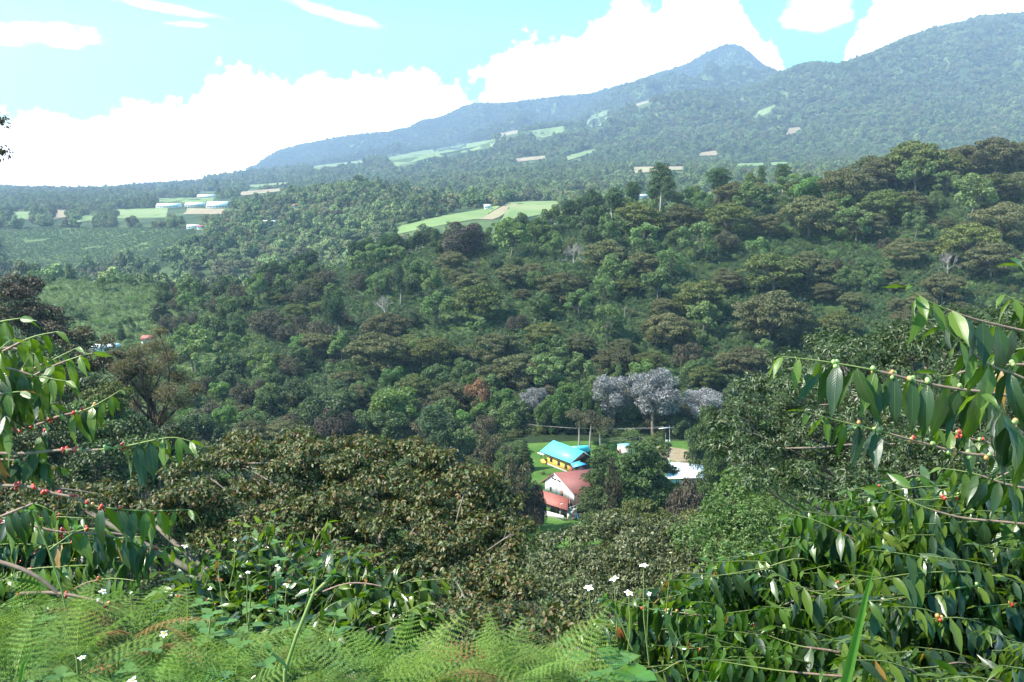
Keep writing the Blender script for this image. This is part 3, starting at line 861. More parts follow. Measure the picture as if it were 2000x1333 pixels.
# ------------------------------------------------------------------ hillside trees
LOOK = {
 'umbrella': ('flat-topped olive-brown shade tree', 'shade_tree', 'tree', 'brown shade trees on the far hillside'),
 'umbrella_green': ('flat-topped olive-green shade tree', 'shade_tree', 'tree', 'green shade trees on the far hillside'),
 'pale': ('pale green open-crowned tree', 'broadleaf_tree', 'tree', 'pale green trees on the far hillside'),
 'bright': ('bright green leafy tree', 'broadleaf_tree', 'tree', 'bright green trees on the far hillside'),
 'dark': ('dark green dense tree', 'broadleaf_tree', 'tree', 'dark trees on the far hillside'),
 'mid': ('mid-green bushy tree', 'broadleaf_tree', 'tree', 'mid-green trees on the far hillside'),
 'pine': ('tall pine with a bare lower trunk', 'pine_tree', 'pine tree', 'pines along the far hillside'),
 'conifer': ('dark pointed conifer', 'conifer_tree', 'conifer', 'pointed conifers on the far hillside'),
 'cypress': ('upright dense green cypress', 'cypress_tree', 'cypress', 'cypresses behind the lawn'),
 'silver': ('tall silver-grey leafed eucalyptus', 'silver_tree', 'tree', 'silver-grey trees behind the lawn'),
 'purple': ('brownish purple round tree', 'purple_tree', 'tree', 'purple-brown trees'),
 'olive_dark': ('dull brown-green scrubby tree', 'scrub_tree', 'tree', 'dull scrubby trees on the far hillside'),
 'rust': ('rust-orange feathery tree', 'rust_tree', 'tree', 'rust-coloured trees'),
 'bare': ('leafless grey twiggy tree', 'bare_tree', 'tree', 'leafless grey trees on the far hillside'),
 'dead': ('dead white forked trunk', 'dead_tree', 'dead tree', 'dead trunks on the far hillside'),
 'cedar': ('dark layered cedar', 'cedar_tree', 'cedar', 'dark cedars by the houses'),
}
def zone(px, py):
    h = ('at the far left' if px < 330 else 'left of the ridge pines' if px < 640 else 'below the pasture' if px < 960 else
         'above the blue-roofed house' if px < 1250 else 'below the skyline pines' if px < 1500 else 'below the peak' if px < 1700 else 'at the far right')
    rid = np.interp(px, [0, 450, 700, 1000, 1300, 1600, 1900], [545, 560, 500, 450, 395, 350, 315])
    f = (py - rid) / (850 - rid)
    v = 'on the ridge' if f < .08 else 'high on the slope' if f < .32 else 'halfway downslope' if f < .62 else 'low on the slope'
    return v + ' ' + h

placed = []   # (x, y, radius)
def hill_tree(kind, px, py, w, label=None, ymin=230, k=None, hs=1.0, group=True, **kw):
    """px,py: centre of the crown in the photograph, w: its width there"""
    k = {'pine': 1.0, 'conifer': .8, 'cypress': .7, 'silver': .75, 'bare': .45, 'dead': .7, 'pale': .55}.get(kind, .48) if k is None else k
    p = cast(px, py + k * w, ymin)
    if p is None: return None
    if p.y > 640: 
        p = cast(px, py + k * w + 14, ymin)
        if p is None or p.y > 640: return None
    width = w / FPX * p.y * 1.18
    lk = LOOK[kind]
    placed.append((p.x, p.y, width * .5))
    return place_tree(kind, p, width, label or (lk[0] + ' ' + zone(px, py)), lk[2], lk[3] if group else None, lk[1], hs=hs, **kw)

U = [(1786,306,98),(1940,306,86),(1599,325,56),(1655,317,52),(1651,366,90),(1730,336,75),(1726,404,80),(1775,400,65),(1580,422,95),(1419,430,80),
     (1430,381,60),(1332,426,65),(1936,366,70),(1981,362,60),(1955,434,95),(1887,475,95),(1936,505,85),(1764,490,64),(1509,535,105),(1576,524,82),
     (1422,550,50),(1366,580,86),(1505,617,125),(1306,644,86),(1640,636,70),(1569,651,60),(1460,707,80),(1377,737,60),(1185,500,78),(922,556,60),
     (937,590,86),(1091,560,76),(1256,515,56),(1245,432,82),(761,642,86),(735,687,98),(847,687,75),(971,676,76),(1012,721,86),(1061,654,66),
     (1200,706,72),(1286,639,60),(1267,710,60),(675,744,56),(883,511,50),(810,755,60),(622,672,60),(1000,538,55),(800,672,50),(885,774,75),
     (1690,440,70),(1850,330,70),(2010,300,70),(1840,560,70),(1700,318,60),(1880,300,70),(1500,440,56),(1225,560,46)]
for i, (a, b, c) in enumerate(U):
    hill_tree('umbrella' if i % 3 else 'umbrella_green', a, b, c)
P_ = [(844,560,45),(855,612,58),(1196,541,60),(1132,601,50),(1185,639,62),(1080,485,44),(1192,459,55),(1256,474,50),(1286,564,54),(735,492,40),
      (701,522,42),(997,474,66),(1069,740,64),(1132,729,56),(1080,699,60),(1359,479,60),(1786,351,60),(1895,396,75),(1464,396,56),(1370,400,36),
      (1306,524,50),(1284,561,48),(1670,449,60),(1374,629,58),(1482,494,42),(1786,445,45),(379,690,75),(506,570,50),(551,566,40),(517,727,50),(937,650,42)]
for a, b, c in P_: hill_tree('pale', a, b, c)
for a, b, c in [(765,744,58),(769,800,98),(1580,377,58),(585,675,45),(1110,770,50),(1640,398,50),(990,790,60),(940,800,50),(1050,455,50)]:
    hill_tree('bright', a, b, c)
for a, b, c in [(491,517,52),(615,652,75),(525,630,70),(412,810,70),(637,544,45),(600,574,50),(1340,690,60),(560,650,50),(830,800,60),(1420,470,50)]:
    hill_tree('olive_dark', a, b, c)
for a, b, c in [(450,562,50),(315,615,45),(640,812,90),(1472,353,26),(1500,354,17),(1020,440,44),(1165,395,46),(1195,402,44),(580,770,60)]:
    hill_tree('dark', a, b, c)
hill_tree('purple', 900, 465, 88, 'large round purple-brown tree among the pines on the ridge')
hill_tree('purple', 650, 825, 80, 'purple-brown tree low above the big olive tree')
hill_tree('bare', 1120, 506, 50, 'leafless grey tree high above the blue-roofed house'); hill_tree('bare', 752, 604, 46, 'pinkish grey leafless tree halfway down the hillside left of centre')
hill_tree('bare', 1215, 514, 24); hill_tree('bare', 1528, 640, 30); hill_tree('bare', 1850, 520, 46); hill_tree('bare', 990, 668, 26); hill_tree('bare', 1470, 530, 30)
for a, b, c in [(1162, 606, 20), (1220, 610, 18), (1282, 450, 22), (1565, 590, 16), (1575, 375, 14)]: hill_tree('dead', a, b, c)
# pines on the skyline: (px, top py, base py, width)
def pine(px, top, bot, w, label, kind='pine', ymin=330):
    p = cast(px, bot, ymin)
    if p is None or p.y > 640: p = at(px, bot, 500.0); p.z = float(hgt(p.x, p.y)); 
    s = (bot - top) / FPX * p.y; width = w / FPX * p.y
    vs_, nom = KINDS[kind]; hnom = 15.6 if kind == 'pine' else 12.3
    placed.append((p.x, p.y, width * .4)); lk = LOOK[kind]
    return place_tree(kind, p, width, label, lk[2], lk[3], lk[1], hs=(s / hnom) / (width / nom))
pine(1289, 318, 415, 44, 'tallest pine on the ridge beside the white roof'); pine(1303, 345, 418, 30, 'pine just right of the tallest ridge pine'); pine(1275, 352, 416, 26, 'pine just left of the tallest ridge pine')
pine(1235, 345, 412, 34, 'pine left of the small white roof on the ridge'); pine(1403, 328, 400, 48, 'broad bushy pine on the skyline, third from the right')
pine(1486, 305, 372, 16, 'thin wispy pine on the skyline'); pine(1527, 303, 368, 34, 'round-topped skyline pine with a long bare trunk'); pine(1577, 306, 350, 22, 'small rounded pine at the right of the skyline pines')
for q, (a, t, b, w) in enumerate([(1165, 372, 440, 34), (1135, 378, 446, 34), (1200, 365, 440, 40), (1110, 385, 450, 36), (1155, 360, 440, 26)]):
    pine(a, t, b, w, 'mid-green pine in the row right of the pasture on the ridge')
for a in (974, 955, 1010, 926, 940, 1022, 1040): pine(a, 412 + (a % 7) * 2, 452, 16 + a % 5, 'dark pointed conifer in front of the green pasture', 'conifer')
for a in range(795, 872, 11): pine(a, 438 + random.randint(0, 14), 490 + random.randint(-4, 6), 20, 'dark pine in the dense row left of the purple-brown tree')
for a in range(690, 785, 10): pine(a, 446 + random.randint(0, 14) + (785 - a) // 12, 505 + (785 - a) // 10, 20, 'pine in the clump left of the pasture corner')
for a in range(508, 625, 13): pine(a, 476 + random.randint(0, 10), 524 + random.randint(-3, 5), 24, 'pine in the clump on the far side of the gorge', ymin=380)
for a, b in [(640, 600), (650, 612), (664, 606), (655, 596), (780, 540)]: pine(a, b - 30, b + 62, 20, 'slender pine with a bare trunk in the stand left of centre', ymin=250)
for a, b, c in [(433, 611, 18), (236, 645, 22), (424, 566, 20)]: pine(a, b - c, b + c, c, 'small dark pointed conifer on the left hillside', 'conifer', 250)

# filler trees so that the hillside reads as continuous growth
def hfill(n, mix, c0, c1, y0, y1, wmin, wmax, dmin, seed):
    g = np.random.default_rng(seed); made = 0; tries = 0
    while made < n and tries < n * 40:
        tries += 1
        y = g.uniform(y0, y1); c = g.uniform(c0, c1); x = (c - 1000) / 1975 * (y + 10); w = g.uniform(wmin, wmax)
        if any((x - a) ** 2 + (y - b) ** 2 < (dmin * (r + w * .5)) ** 2 for a, b, r in placed): continue
        z = float(hgt(x, y)); 
        if blocked(np.array([x]), np.array([y]), np.array([z]))[0]: continue
        px, py = proj(x, y, z)
        if 1010 < px < 1350 and y < 292: continue
        kind = g.choice(list(mix), p=np.array(list(mix.values())) / sum(mix.values()))
        lk = LOOK[kind]
        place_tree(kind, (x, y, z - .2), w, lk[0] + ' ' + zone(px, py - 10), lk[2], lk[3], lk[1], hs=g.uniform(.85, 1.15))
        placed.append((x, y, w * .5)); made += 1
# dense at the foot and on the left, open coffee slope at the right
hfill(80, {'olive_dark': 3, 'mid': 3, 'umbrella': 2, 'bright': 2, 'pale': 1, 'dark': 2}, 330, 1500, 284, 330, 7, 13, .62, 1)
hfill(100, {'pale': 3, 'mid': 4, 'olive_dark': 4, 'dark': 2, 'umbrella_green': 2}, 300, 820, 320, 500, 6, 12, .7, 2)
hfill(55, {'pale': 3, 'mid': 4, 'dark': 2, 'umbrella_green': 2}, 820, 2080, 420, 500, 7, 12, .8, 3)
hfill(60, {'pale': 2, 'mid': 2, 'umbrella': 4, 'olive_dark': 1}, 900, 2080, 300, 440, 6, 12, .8, 4)
hfill(22, {'pale': 4, 'mid': 3, 'dark': 1}, -60, 330, 300, 560, 5, 9, 1.0, 5)
hfill(26, {'umbrella': 3, 'umbrella_green': 2, 'mid': 2}, 1150, 2100, 470, 500, 9, 14, .6, 6)

# ------------------------------------------------------------------ coffee rows on the hillside
ang = R(28); ca, sa = math.cos(ang), math.sin(ang)
gx, gy = np.meshgrid(np.arange(-420, 420, 2.3), np.arange(-420, 420, 3.0))
gx = gx + rng.normal(0, .35, gx.shape); gy = gy + rng.normal(0, .3, gy.shape)
x = (gx * ca - gy * sa).ravel(); y = (gx * sa + gy * ca).ravel() + 400
c = 1000 + 1975 * x / (y + 10)
k = (y > 284) & (y < 560) & (c > -150) & (c < 2150)
x, y, c = x[k], y[k], c[k]; z = hgt(x, y)
px, py = proj(x, y, z)
k = ~blocked(x, y, z) & ~((px > 1000) & (px < 1360) & (y < 290))
gap = fbm(x / 26, y / 26, 3)
k &= gap > np.where(c > 1350, -.36, -.45) + rng.uniform(-.12, .12, len(x))
for a, b, r in placed: pass
x, y, z, c = x[k], y[k], z[k], c[k]; m = len(x)
s = rng.uniform(.75, 1.3, m); idx = np.where((c < 520) & (rng.random(m) < .85), 4, rng.integers(0, 4, m)); idx = np.where(rng.random(m) < .08, 4, idx)
order = np.argsort(y); near_i = order[:280]; rest = order[280:]
rot = np.zeros((m, 3)); rot[:, 2] = rng.uniform(0, 6.28, m)
for i in near_i:
    o = obj('coffee_bush', COFFEE[idx[i]], None, (x[i], y[i], z[i])); o.rotation_euler = (0, 0, rot[i, 2]); o.scale = (s[i],) * 3
    tag(o, 'small dark coffee bush at the foot of the far hillside', 'coffee bush', 'coffee bushes at the foot of the far hillside')
scatter('coffee_plantation', np.stack([x, y, z], 1)[rest], rot[rest], np.stack([s, s, s], 1)[rest], idx[rest], COFFEE, 'rows of coffee bushes covering the far hillside', 'coffee plants')
# the plantation on the plateau: low bushes in rows
PO = [p for p in PATCHES if p[2] > 1000 and p[1] < 1300][-1] if False else None
gx, gy = np.meshgrid(np.arange(-900, -100, 4.2), np.arange(900, 1600, 6.0))
x = gx.ravel() + rng.normal(0, .8, gx.size); y = gy.ravel() + rng.normal(0, .8, gx.size); z = hgt(x, y)
px, py = proj(x, y, z)
k = (px > -60) & (px < 380) & (py > 446) & (py < 525) & (fbm(x / 60, y / 60, 3) > -.35)
x, y, z = x[k], y[k], z[k]; m = len(x); s = rng.uniform(.9, 1.5, m)
rot = np.zeros((m, 3)); rot[:, 2] = rng.uniform(0, 6.28, m)
scatter('plateau_coffee', np.stack([x, y, z], 1), rot, np.stack([s * 1.3, s * 1.3, s], 1), rng.integers(0, 5, m), COFFEE, 'coffee rows on the plateau at the left', 'coffee plants')

# ------------------------------------------------------------------ undergrowth between trees, and on the near slope
n = 9000
y = np.sqrt(rng.uniform(20 ** 2, 300 ** 2, n)); c = rng.uniform(-150, 2150, n); x = (c - 1000) / 1975 * (y + 10); z = hgt(x, y)
px, py = proj(x, y, z)
lawnish = (np.hypot((x - 14) / 26, (y - 245) / 44) < 1) | ((px > 1015) & (px < 1350) & (y > 185) & (y < 286)) | (inpoly(px, py, [(1150, 900), (1250, 960), (1200, 1060), (1010, 1075), (1010, 860)]) & (y > 150))
k = ~lawnish
x, y, z = x[k], y[k], z[k]; m = len(x); s = rng.uniform(.45, 1.15, m) * np.interp(y, [10, 60, 200], [.45, .8, 1.1])
rot = np.zeros((m, 3)); rot[:, 2] = rng.uniform(0, 6.28, m)
scatter('undergrowth', np.stack([x, y, z], 1), rot, np.stack([s, s, s], 1), rng.choice([0, 1, 1, 3, 4, 2], m), SHRUB, 'tangled undergrowth on the near slope and valley floor', 'undergrowth')
n = 3000
y = rng.uniform(284, 540, n); c = rng.uniform(-100, 2120, n); x = (c - 1000) / 1975 * (y + 10); z = hgt(x, y)
k = ~blocked(x, y, z) & (fbm(x / 40 + 5, y / 40, 3) > np.where(c > 900, .05, -.25))
x, y, z = x[k], y[k], z[k]; m = len(x); s = rng.uniform(.5, 1.2, m); rot = np.zeros((m, 3)); rot[:, 2] = rng.uniform(0, 6.28, m)
cc = 1000 + 1975 * x / (y + 10)
scatter('hillside_shrubs', np.stack([x, y, z], 1), rot, np.stack([s, s, s], 1), np.where(cc < 620, rng.choice([2, 5, 5, 0], m), rng.integers(0, 6, m)), SHRUB, 'mixed shrubs between the coffee rows of the far hillside', 'shrubs')

# ------------------------------------------------------------------ trees round the houses
def vt(kind, px, base_py, w, h, label, name=None, cat=None, ymin=100, variant=None, Yd=None):
    """valley tree from its base pixel, crown width and height in photo pixels"""
    p = cast(px, base_py, ymin) if Yd is None else at(px, base_py, Yd)
    if Yd is not None: p.z = float(hgt(p.x, p.y))
    top = at(px, base_py - h, p.y)
    hh = top.z - p.z if Yd is not None else h / FPX * p.y
    width = w / FPX * p.y; vs_, nom = KINDS[kind]
    hn = {'cedar': 13.4, 'silver': 15.6, 'cypress': 12.6, 'conifer': 12.5, 'pine': 15.6, 'umbrella': 10.2, 'umbrella_green': 9.7, 'rust': 10.6, 'purple': 10.2, 'mid': 9.7, 'dark': 9.2, 'bright': 9.7, 'olive_dark': 8.7, 'pale': 10.4, 'bare': 9}[kind]
    lk = LOOK[kind]
    return place_tree(kind, p, width, label, cat or lk[2], None, name or lk[1], hs=(hh / hn) / (width / nom), variant=variant)

vt('silver', 1196, 872, 98, 152, 'left one of the pair of large silver-grey trees behind the lawn', Yd=292, variant=0)
vt('silver', 1275, 872, 122, 160, 'right one of the pair of large silver-grey trees behind the lawn', Yd=288, variant=1)
vt('silver', 1368, 874, 94, 122, 'silver-grey tree right of the large pair', Yd=290, variant=0)
vt('silver', 1044, 856, 70, 104, 'small silver-grey tree left of the tall cypresses', Yd=300, variant=1)
vt('rust', 932, 824, 66, 94, 'rust-orange tree at the foot of the far hillside', Yd=306)
for q, (a, b, w, h, l) in enumerate([(1066, 866, 46, 92, 'leftmost'), (1090, 868, 50, 108, 'second'), (1116, 868, 48, 100, 'middle'), (1140, 868, 44, 114, 'tallest'), (1164, 870, 40, 90, 'rightmost')]):
    vt('cypress', a, b, w, h, l + ' cypress in the row behind the blue-roofed house', Yd=290)
vt('mid', 985, 852, 70, 62, 'green leafy tree left of the tall cypresses', Yd=292)
vt('olive_dark', 960, 905, 86, 70, 'brownish scrubby tree left of the lawn', Yd=250)
vt('mid', 985, 925, 60, 56, 'green shrubby tree in front of the brownish scrub', Yd=236)
vt('conifer', 1024, 912, 38, 62, 'dark pointed pine standing at the left edge of the lawn', Yd=252)
vt('olive_dark', 1014, 985, 96, 104, 'dark olive tree left of the white house', Yd=205)
vt('purple', 1050, 985, 40, 36, 'dark purple shrub against the red lean-to roof', 'purple_shrub', 'shrub', Yd=203)
vt('cedar', 1180, 1000, 112, 136, 'dark cedar covering the red roof of the white house', Yd=208, variant=0)
vt('cedar', 1245, 1008, 156, 152, 'largest cedar, right of the white house', Yd=192, variant=1)
vt('cedar', 1280, 968, 120, 116, 'cedar behind the largest one, below the white tank', Yd=212, variant=2)
vt('olive_dark', 1205, 1000, 70, 116, 'grey-green tree between the two dark cedars', Yd=190)
vt('cedar', 1376, 940, 96, 156, 'tall dark conifer right of the white pole', Yd=200)
vt('cedar', 1398, 960, 86, 130, 'dark conifer just in front of the tallest one', Yd=185)
vt('dark', 1345, 872, 46, 52, 'dark tree behind the earth road', Yd=286)
vt('purple', 1345, 1010, 100, 78, 'purple-brown scrub beside the bright green tree', 'purple_shrub', 'shrub', Yd=170)
vt('umbrella_green', 1250, 1060, 160, 80, 'flat-topped olive tree below the cedars', Yd=150)
vt('umbrella', 1350, 1090, 150, 90, 'olive-brown tree below the purple scrub', Yd=120)
vt('cedar', 1262, 925, 90, 62, 'cedar rising just right of the white hut', Yd=238)
vt('mid', 1334, 972, 76, 50, 'green bush hiding the front of the white sheet roof', Yd=190)
vt('cedar', 1316, 985, 70, 46, 'low dark cedar in front of the white sheet roof', Yd=196)
vt('mid', 1012, 900, 44, 40, 'round green bush at the left end of the lawn', Yd=268)
vt('mid', 1356, 900, 56, 70, 'green tree standing over the earth road', Yd=250)
vt('dark', 1328, 872, 50, 60, 'dark green tree closing the right end of the lawn', Yd=284)
vt('mid', 1232, 874, 40, 30, 'low green bush behind the white hut', Yd=284)
vt('bare', 1182, 876, 26, 46, 'leafless tree in front of the silver-grey pair', Yd=286)
vt('dark', 870, 905, 80, 80, 'dark green tree behind the big olive tree', Yd=240)
vt('pine', 848, 900, 60, 110, 'pine rising behind the big olive tree', Yd=262)
vt('mid', 910, 880, 60, 50, 'green tree below the pinkish dirt track', Yd=270)
vt('bright', 1052, 1060, 40, 30, 'small bright shrub at the lawn corner', 'green_shrub', 'shrub', Yd=178)
# tall bare trunks on the lawn edge
for a, b, h, lb in [(1131, 870, 44, 'left one'), (1152, 876, 46, 'middle one'), (1173, 880, 44, 'right one')]:
    p = cast(a, b, 200); mb = MB(); hh = h / FPX * p.y + 1.0
    limb(mb, (0, 0, -.5), (random.uniform(-.5, .5), 0, hh), .28, .18, 8, .03)
    r = empty('bare_trunk_tree', p); tag(r, lb + ' of three tall bare trunks at the lawn edge', 'tree'); mb.obj('trunk', BARK_GREY, r)
    g = np.random.default_rng(a); V, F = lobe_leaves([(g.normal() * 1.2, g.normal() * 1.2, hh + g.uniform(-1, 3), 1.8, 1.8, 1.2) for _ in range(7)], 110, .42, .2, g=g)
    obj('crown', mk_mesh('crown', V, F, LM['olive_dark']), r)
# clipped hedge behind the lawn
for i, (a, b) in enumerate([(1165, 868), (1183, 867), (1201, 867), (1219, 867), (1237, 868), (1255, 869)]):
    p = cast(a, b, 200)
    if p: 
        o = obj('hedge_bush', SHRUB[1], None, p); o.scale = (.8, .7, .6); o.rotation_euler = (0, 0, i * 1.3)
        tag(o, 'low round bush in the hedge at the back of the lawn', 'bush', 'hedge bushes at the back of the lawn')
for a, b, s_ in [(1062, 927, .45), (1082, 933, .55), (1091, 936, .5), (1075, 931, .4)]:
    p = cast(a, b, 150); o = obj('purple_shrub', SHRUB[3], None, p); o.scale = (s_, s_, s_ * .8)
    tag(o, 'pinkish shrub growing against the yellow house wall', 'shrub', 'shrubs against the yellow wall')


# ------------------------------------------------------------------ buildings
def roof_mat(name, c1, c2, rough=.5, stripe=0.0, metal=0.0, sc=.8):
    m, t = new_mat(name)
    tcn = t.new('ShaderNodeTexCoord')
    nz = t.noise(tcn.outputs['Object'], sc, 5, .65)
    mpn = t.new('ShaderNodeMapping'); mpn.inputs['Scale'].default_value = (4, 4, .3); t.l.new(tcn.outputs['Object'], mpn.inputs[0])
    nz2 = t.noise(mpn.outputs[0], 1.2, 4, .6)
    f = t.m('MULTIPLY', t.m('SUBTRACT', t.m('ADD', t.m('MULTIPLY', nz, .5), t.m('MULTIPLY', nz2, .5)), .36), 3.5, clamp=True)
    p = t.new('ShaderNodeBsdfPrincipled'); t.val(t.mix(f, c1, c2), p.inputs['Base Color'])
    p.inputs['Roughness'].default_value = rough; p.inputs['Metallic'].default_value = metal
    out = t.new('ShaderNodeOutputMaterial'); t.l.new(p.outputs[0], out.inputs[0]); return m

M_BLUE = roof_mat('blue_metal_roof', (.08, .52, .66), (.12, .64, .76), .5, sc=2)
M_BLUE2 = roof_mat('deep_blue_roof', (.04, .30, .75), (.10, .50, .85), .4)
M_RED = roof_mat('weathered_red_roof', (.25, .060, .048), (.11, .055, .050), .7, sc=2.2)
M_RED2 = roof_mat('bright_rust_roof', (.38, .10, .07), (.18, .07, .055), .7, sc=2.2)
M_REDRIB = roof_mat('roof_seam', (.22, .07, .055), (.30, .10, .08), .6)
M_WHITE = plain_mat('white_boards', (.78, .78, .75), (.68, .68, .66), 1.5, .7, .2)
M_WHITE2 = plain_mat('dirty_white_wall', (.66, .60, .54), (.74, .72, .68), .8, .8, .2)
M_YELLOW = plain_mat('yellow_paint', (.80, .52, .10), (.72, .46, .10), 1.2, .7, .2)
M_DARKW_SHADE = plain_mat('dark_wood_and_shade', (.045, .03, .028), (.08, .05, .045), 2, .8, .2)  # dark timber; also the shade painted on the white house's lower wall
M_GLASS = plain_mat('dark_glass', (.02, .022, .025), (.04, .04, .045), 2, .15, .5)
M_BROWNT = plain_mat('brown_trim', (.16, .08, .06), (.22, .11, .08), 2, .7, .2)
M_CONC = plain_mat('concrete', (.78, .78, .78), (.66, .66, .66), 2, .8, .2)
M_STEEL = plain_mat('grey_steel', (.30, .31, .33), (.38, .39, .41), 2, .5, .4)
M_WIRE = plain_mat('wire', (.30, .28, .27), (.36, .33, .32), 2, .6, .4)
M_WHITEROOF = roof_mat('white_sheet_roof', (.78, .80, .84), (.70, .74, .80), .5)
M_TANK = plain_mat('stained_white', (.62, .58, .54), (.42, .36, .31), 1.6, .8, .2)
M_CLOTHR = plain_mat('red_cloth', (.55, .02, .03), None, 1, .9, .1)
M_CLOTHB = plain_mat('blue_cloth', (.06, .22, .50), None, 1, .9, .1)
M_CLOTHP = plain_mat('pink_cloth', (.45, .16, .12), None, 1, .9, .1)
M_STONE = plain_mat('concrete_base', (.40, .38, .36), (.5, .48, .45), 2, .9, .1)

def pz(px, py, z):
    t, e = ray(px, py); Yd = z / float(e); return Vector((float(t) * Yd, Yd, z))

def on_plane(px, py, p0, n):
    t, e = ray(px, py); d = Vector((float(t), 1, float(e))); k = p0.dot(n) / d.dot(n); return d * k

def slab(name, pts, th, mat, parent, off=None):
    """thin plate: polygon pts given thickness along its normal (towards the camera side when th > 0)"""
    pts = [Vector(p) for p in pts]
    n = (pts[1] - pts[0]).cross(pts[2] - pts[0]).normalized()
    if n.z < 0 and abs(n.z) > .2: n = -n
    elif abs(n.z) <= .2 and n.y > 0: n = -n
    o = (off or 0) * n
    mb = MB(); mb.prism([tuple(p + o) for p in pts], tuple(n * th))
    ob = mb.obj(name, mat, parent)
    ob.location = -parent.location if parent else (0, 0, 0)
    return ob, n

def seams(pa, pb, pc, pd, count, mat, parent, w=.05, h=.05, name='seam'):
    """raised seams of a metal roof running from edge pa-pb down to edge pd-pc"""
    n = (pb - pa).cross(pd - pa).normalized()
    if n.z < 0: n = -n
    for i in range(1, count):
        u = i / count; a = pa.lerp(pb, u) + n * .06; b = pd.lerp(pc, u) + n * .06
        s = (pb - pa).normalized() * w
        mb = MB(); mb.prism([tuple(a - s), tuple(a + s), tuple(b + s), tuple(b - s)], tuple(n * h))
        o = mb.obj(name, mat, parent); o.location = -parent.location

def boxpart(name, a, b, w, h, mat, parent, sub=None):
    """upright wall piece from a to b (floor points), width w, height h"""
    a = Vector(a); b = Vector(b); d = (b - a); d.z = 0; d.normalize(); s = Vector((-d.y, d.x, 0)) * w / 2
    mb = MB(); mb.prism([tuple(a - s), tuple(b - s), tuple(b + s), tuple(a + s)], (0, 0, h))
    o = mb.obj(name, mat, parent)
    o.location = -parent.location if parent else (0, 0, 0)
    return o

def post(name, p, h, r, mat, parent, sides=6):
    mb = MB(); mb.tube([p, Vector(p) + Vector((0, 0, h))], r, sides)
    o = mb.obj(name, mat, parent); o.location = -parent.location if parent else (0, 0, 0); return o

def quad_on(name, px0, py0, px1, py1, p0, n, th, mat, parent, off=.02, skew=0.0):
    """rectangle on a wall plane from its corners in the photograph; skew: drop of the lower edge per pixel"""
    c = [(px0, py0), (px1, py0 + skew * (px1 - px0)), (px1, py1 + skew * (px1 - px0)), (px0, py1)]
    P = [on_plane(a, b, p0, n) for a, b in c]
    return slab(name, P, th, mat, parent, off)[0]

FZ = -75.0
# ---- yellow house with the blue roof
ra = pz(1080.7, 861.0, -69.3); rb = pz(1140.7, 883.3, -69.3)
yh = empty('yellow_house', (ra.x, ra.y, FZ)); tag(yh, 'yellow house with a bright turquoise metal roof on the lawn', 'house')
v = Vector((-.93, -.36, 0)); el_ = v * 3.8 + Vector((0, 0, -2.65)); er_ = -v * 2.4 + Vector((0, 0, -1.85))
ax = (rb - ra).normalized(); L = (rb - ra).length
rf, _ = slab('roof', [ra, rb, rb + el_, ra + el_], .12, M_BLUE, yh)
slab('roof', [ra, rb, rb + er_, ra + er_], .12, M_BLUE, yh)
ea, eb = ra + el_, rb + el_
seams(ra, rb, eb, ea, 14, M_BLUE, yh, .03, .04)
slab('fascia', [ea, eb, eb + Vector((0, 0, -.32)), ea + Vector((0, 0, -.32))], .06, M_DARKW_SHADE, yh, .01)
wa = ea + ax * 2.4 - v * .7; wb = eb - ax * .3 - v * .7; wa.z = wb.z = FZ
boxpart('wall', wa, wb, .2, 3.0, M_YELLOW, yh)
gw0 = wb; gw1 = rb - ax * .3 + er_ * .8; gw1.z = FZ
boxpart('wall', gw0 + ax * .02, gw1, .2, 2.95, M_DARKW_SHADE, yh)
slab('gable_board', [rb - ax * .25 + Vector((0, 0, -.15)), rb - ax * .25 + el_ * .93, rb - ax * .25 + er_ * .93], .06, M_DARKW_SHADE, yh)
for s_, e_ in ((rb, rb + el_), (rb, rb + er_)):
    slab('barge_board', [s_, e_, e_ + Vector((0, 0, -.25)), s_ + Vector((0, 0, -.25))], .06, M_BROWNT, yh, .01)
boxpart('wall', ra + ax * 2.4 + er_ * .8 - Vector((0, 0, (ra.z + er_.z * .8) - FZ)), wa, .2, 3.0, M_WHITE2, yh)
nn = Vector((v.x, v.y, 0)).normalized(); nn = (nn - ax * nn.dot(ax)).normalized()
wp = (wa + wb) / 2 + nn * .1
for i, (u, ww, hh, zz, mt) in enumerate([(.16, 1.2, 1.25, 1.1, M_GLASS), (.47, 1.25, 1.2, 1.0, M_GLASS), (.76, 1.15, 1.3, .9, M_GLASS)]):
    c = wa.lerp(wb, u) + nn * .1; d = (wb - wa).normalized() * ww / 2
    P = [c - d, c + d, c + d, c - d]; zs = [zz, zz, zz + hh, zz + hh]
    P = [Vector((p.x, p.y, FZ + z_)) for p, z_ in zip(P, zs)]
    wdw, _ = slab('window', P, .03, M_BROWNT, yh, .01)
    cc = sum(P, Vector()) / 4
    pane, _ = slab('pane', [cc + (p - cc) * .82 for p in P], .02, mt, yh, .045)
    pane.parent = wdw; pane.location = (0, 0, 0)
dr = wa.lerp(wb, .955) + nn * .1; d = (wb - wa).normalized() * .5
slab('door', [Vector((dr.x - d.x, dr.y - d.y, FZ)), Vector((dr.x + d.x, dr.y + d.y, FZ)), Vector((dr.x + d.x, dr.y + d.y, FZ + 2.1)), Vector((dr.x - d.x, dr.y - d.y, FZ + 2.1))], .04, plain_mat('red_door', (.28, .07, .05), None), yh, .01)
p0 = ea + ax * .2 - v * .1; p0.z = FZ; p1 = wa.copy(); p2 = p0 - v * 4
boxpart('porch_wall', p0, p0 + ax * 2.2, .15, .95, M_YELLOW, yh)
boxpart('porch_wall', p0 + Vector((.02, .02, 0)), p2, .15, .95, M_YELLOW, yh)
for p in (p0, p0 + ax * 1.9, p2): post('post', p, 2.9, .08, M_DARKW_SHADE, yh)
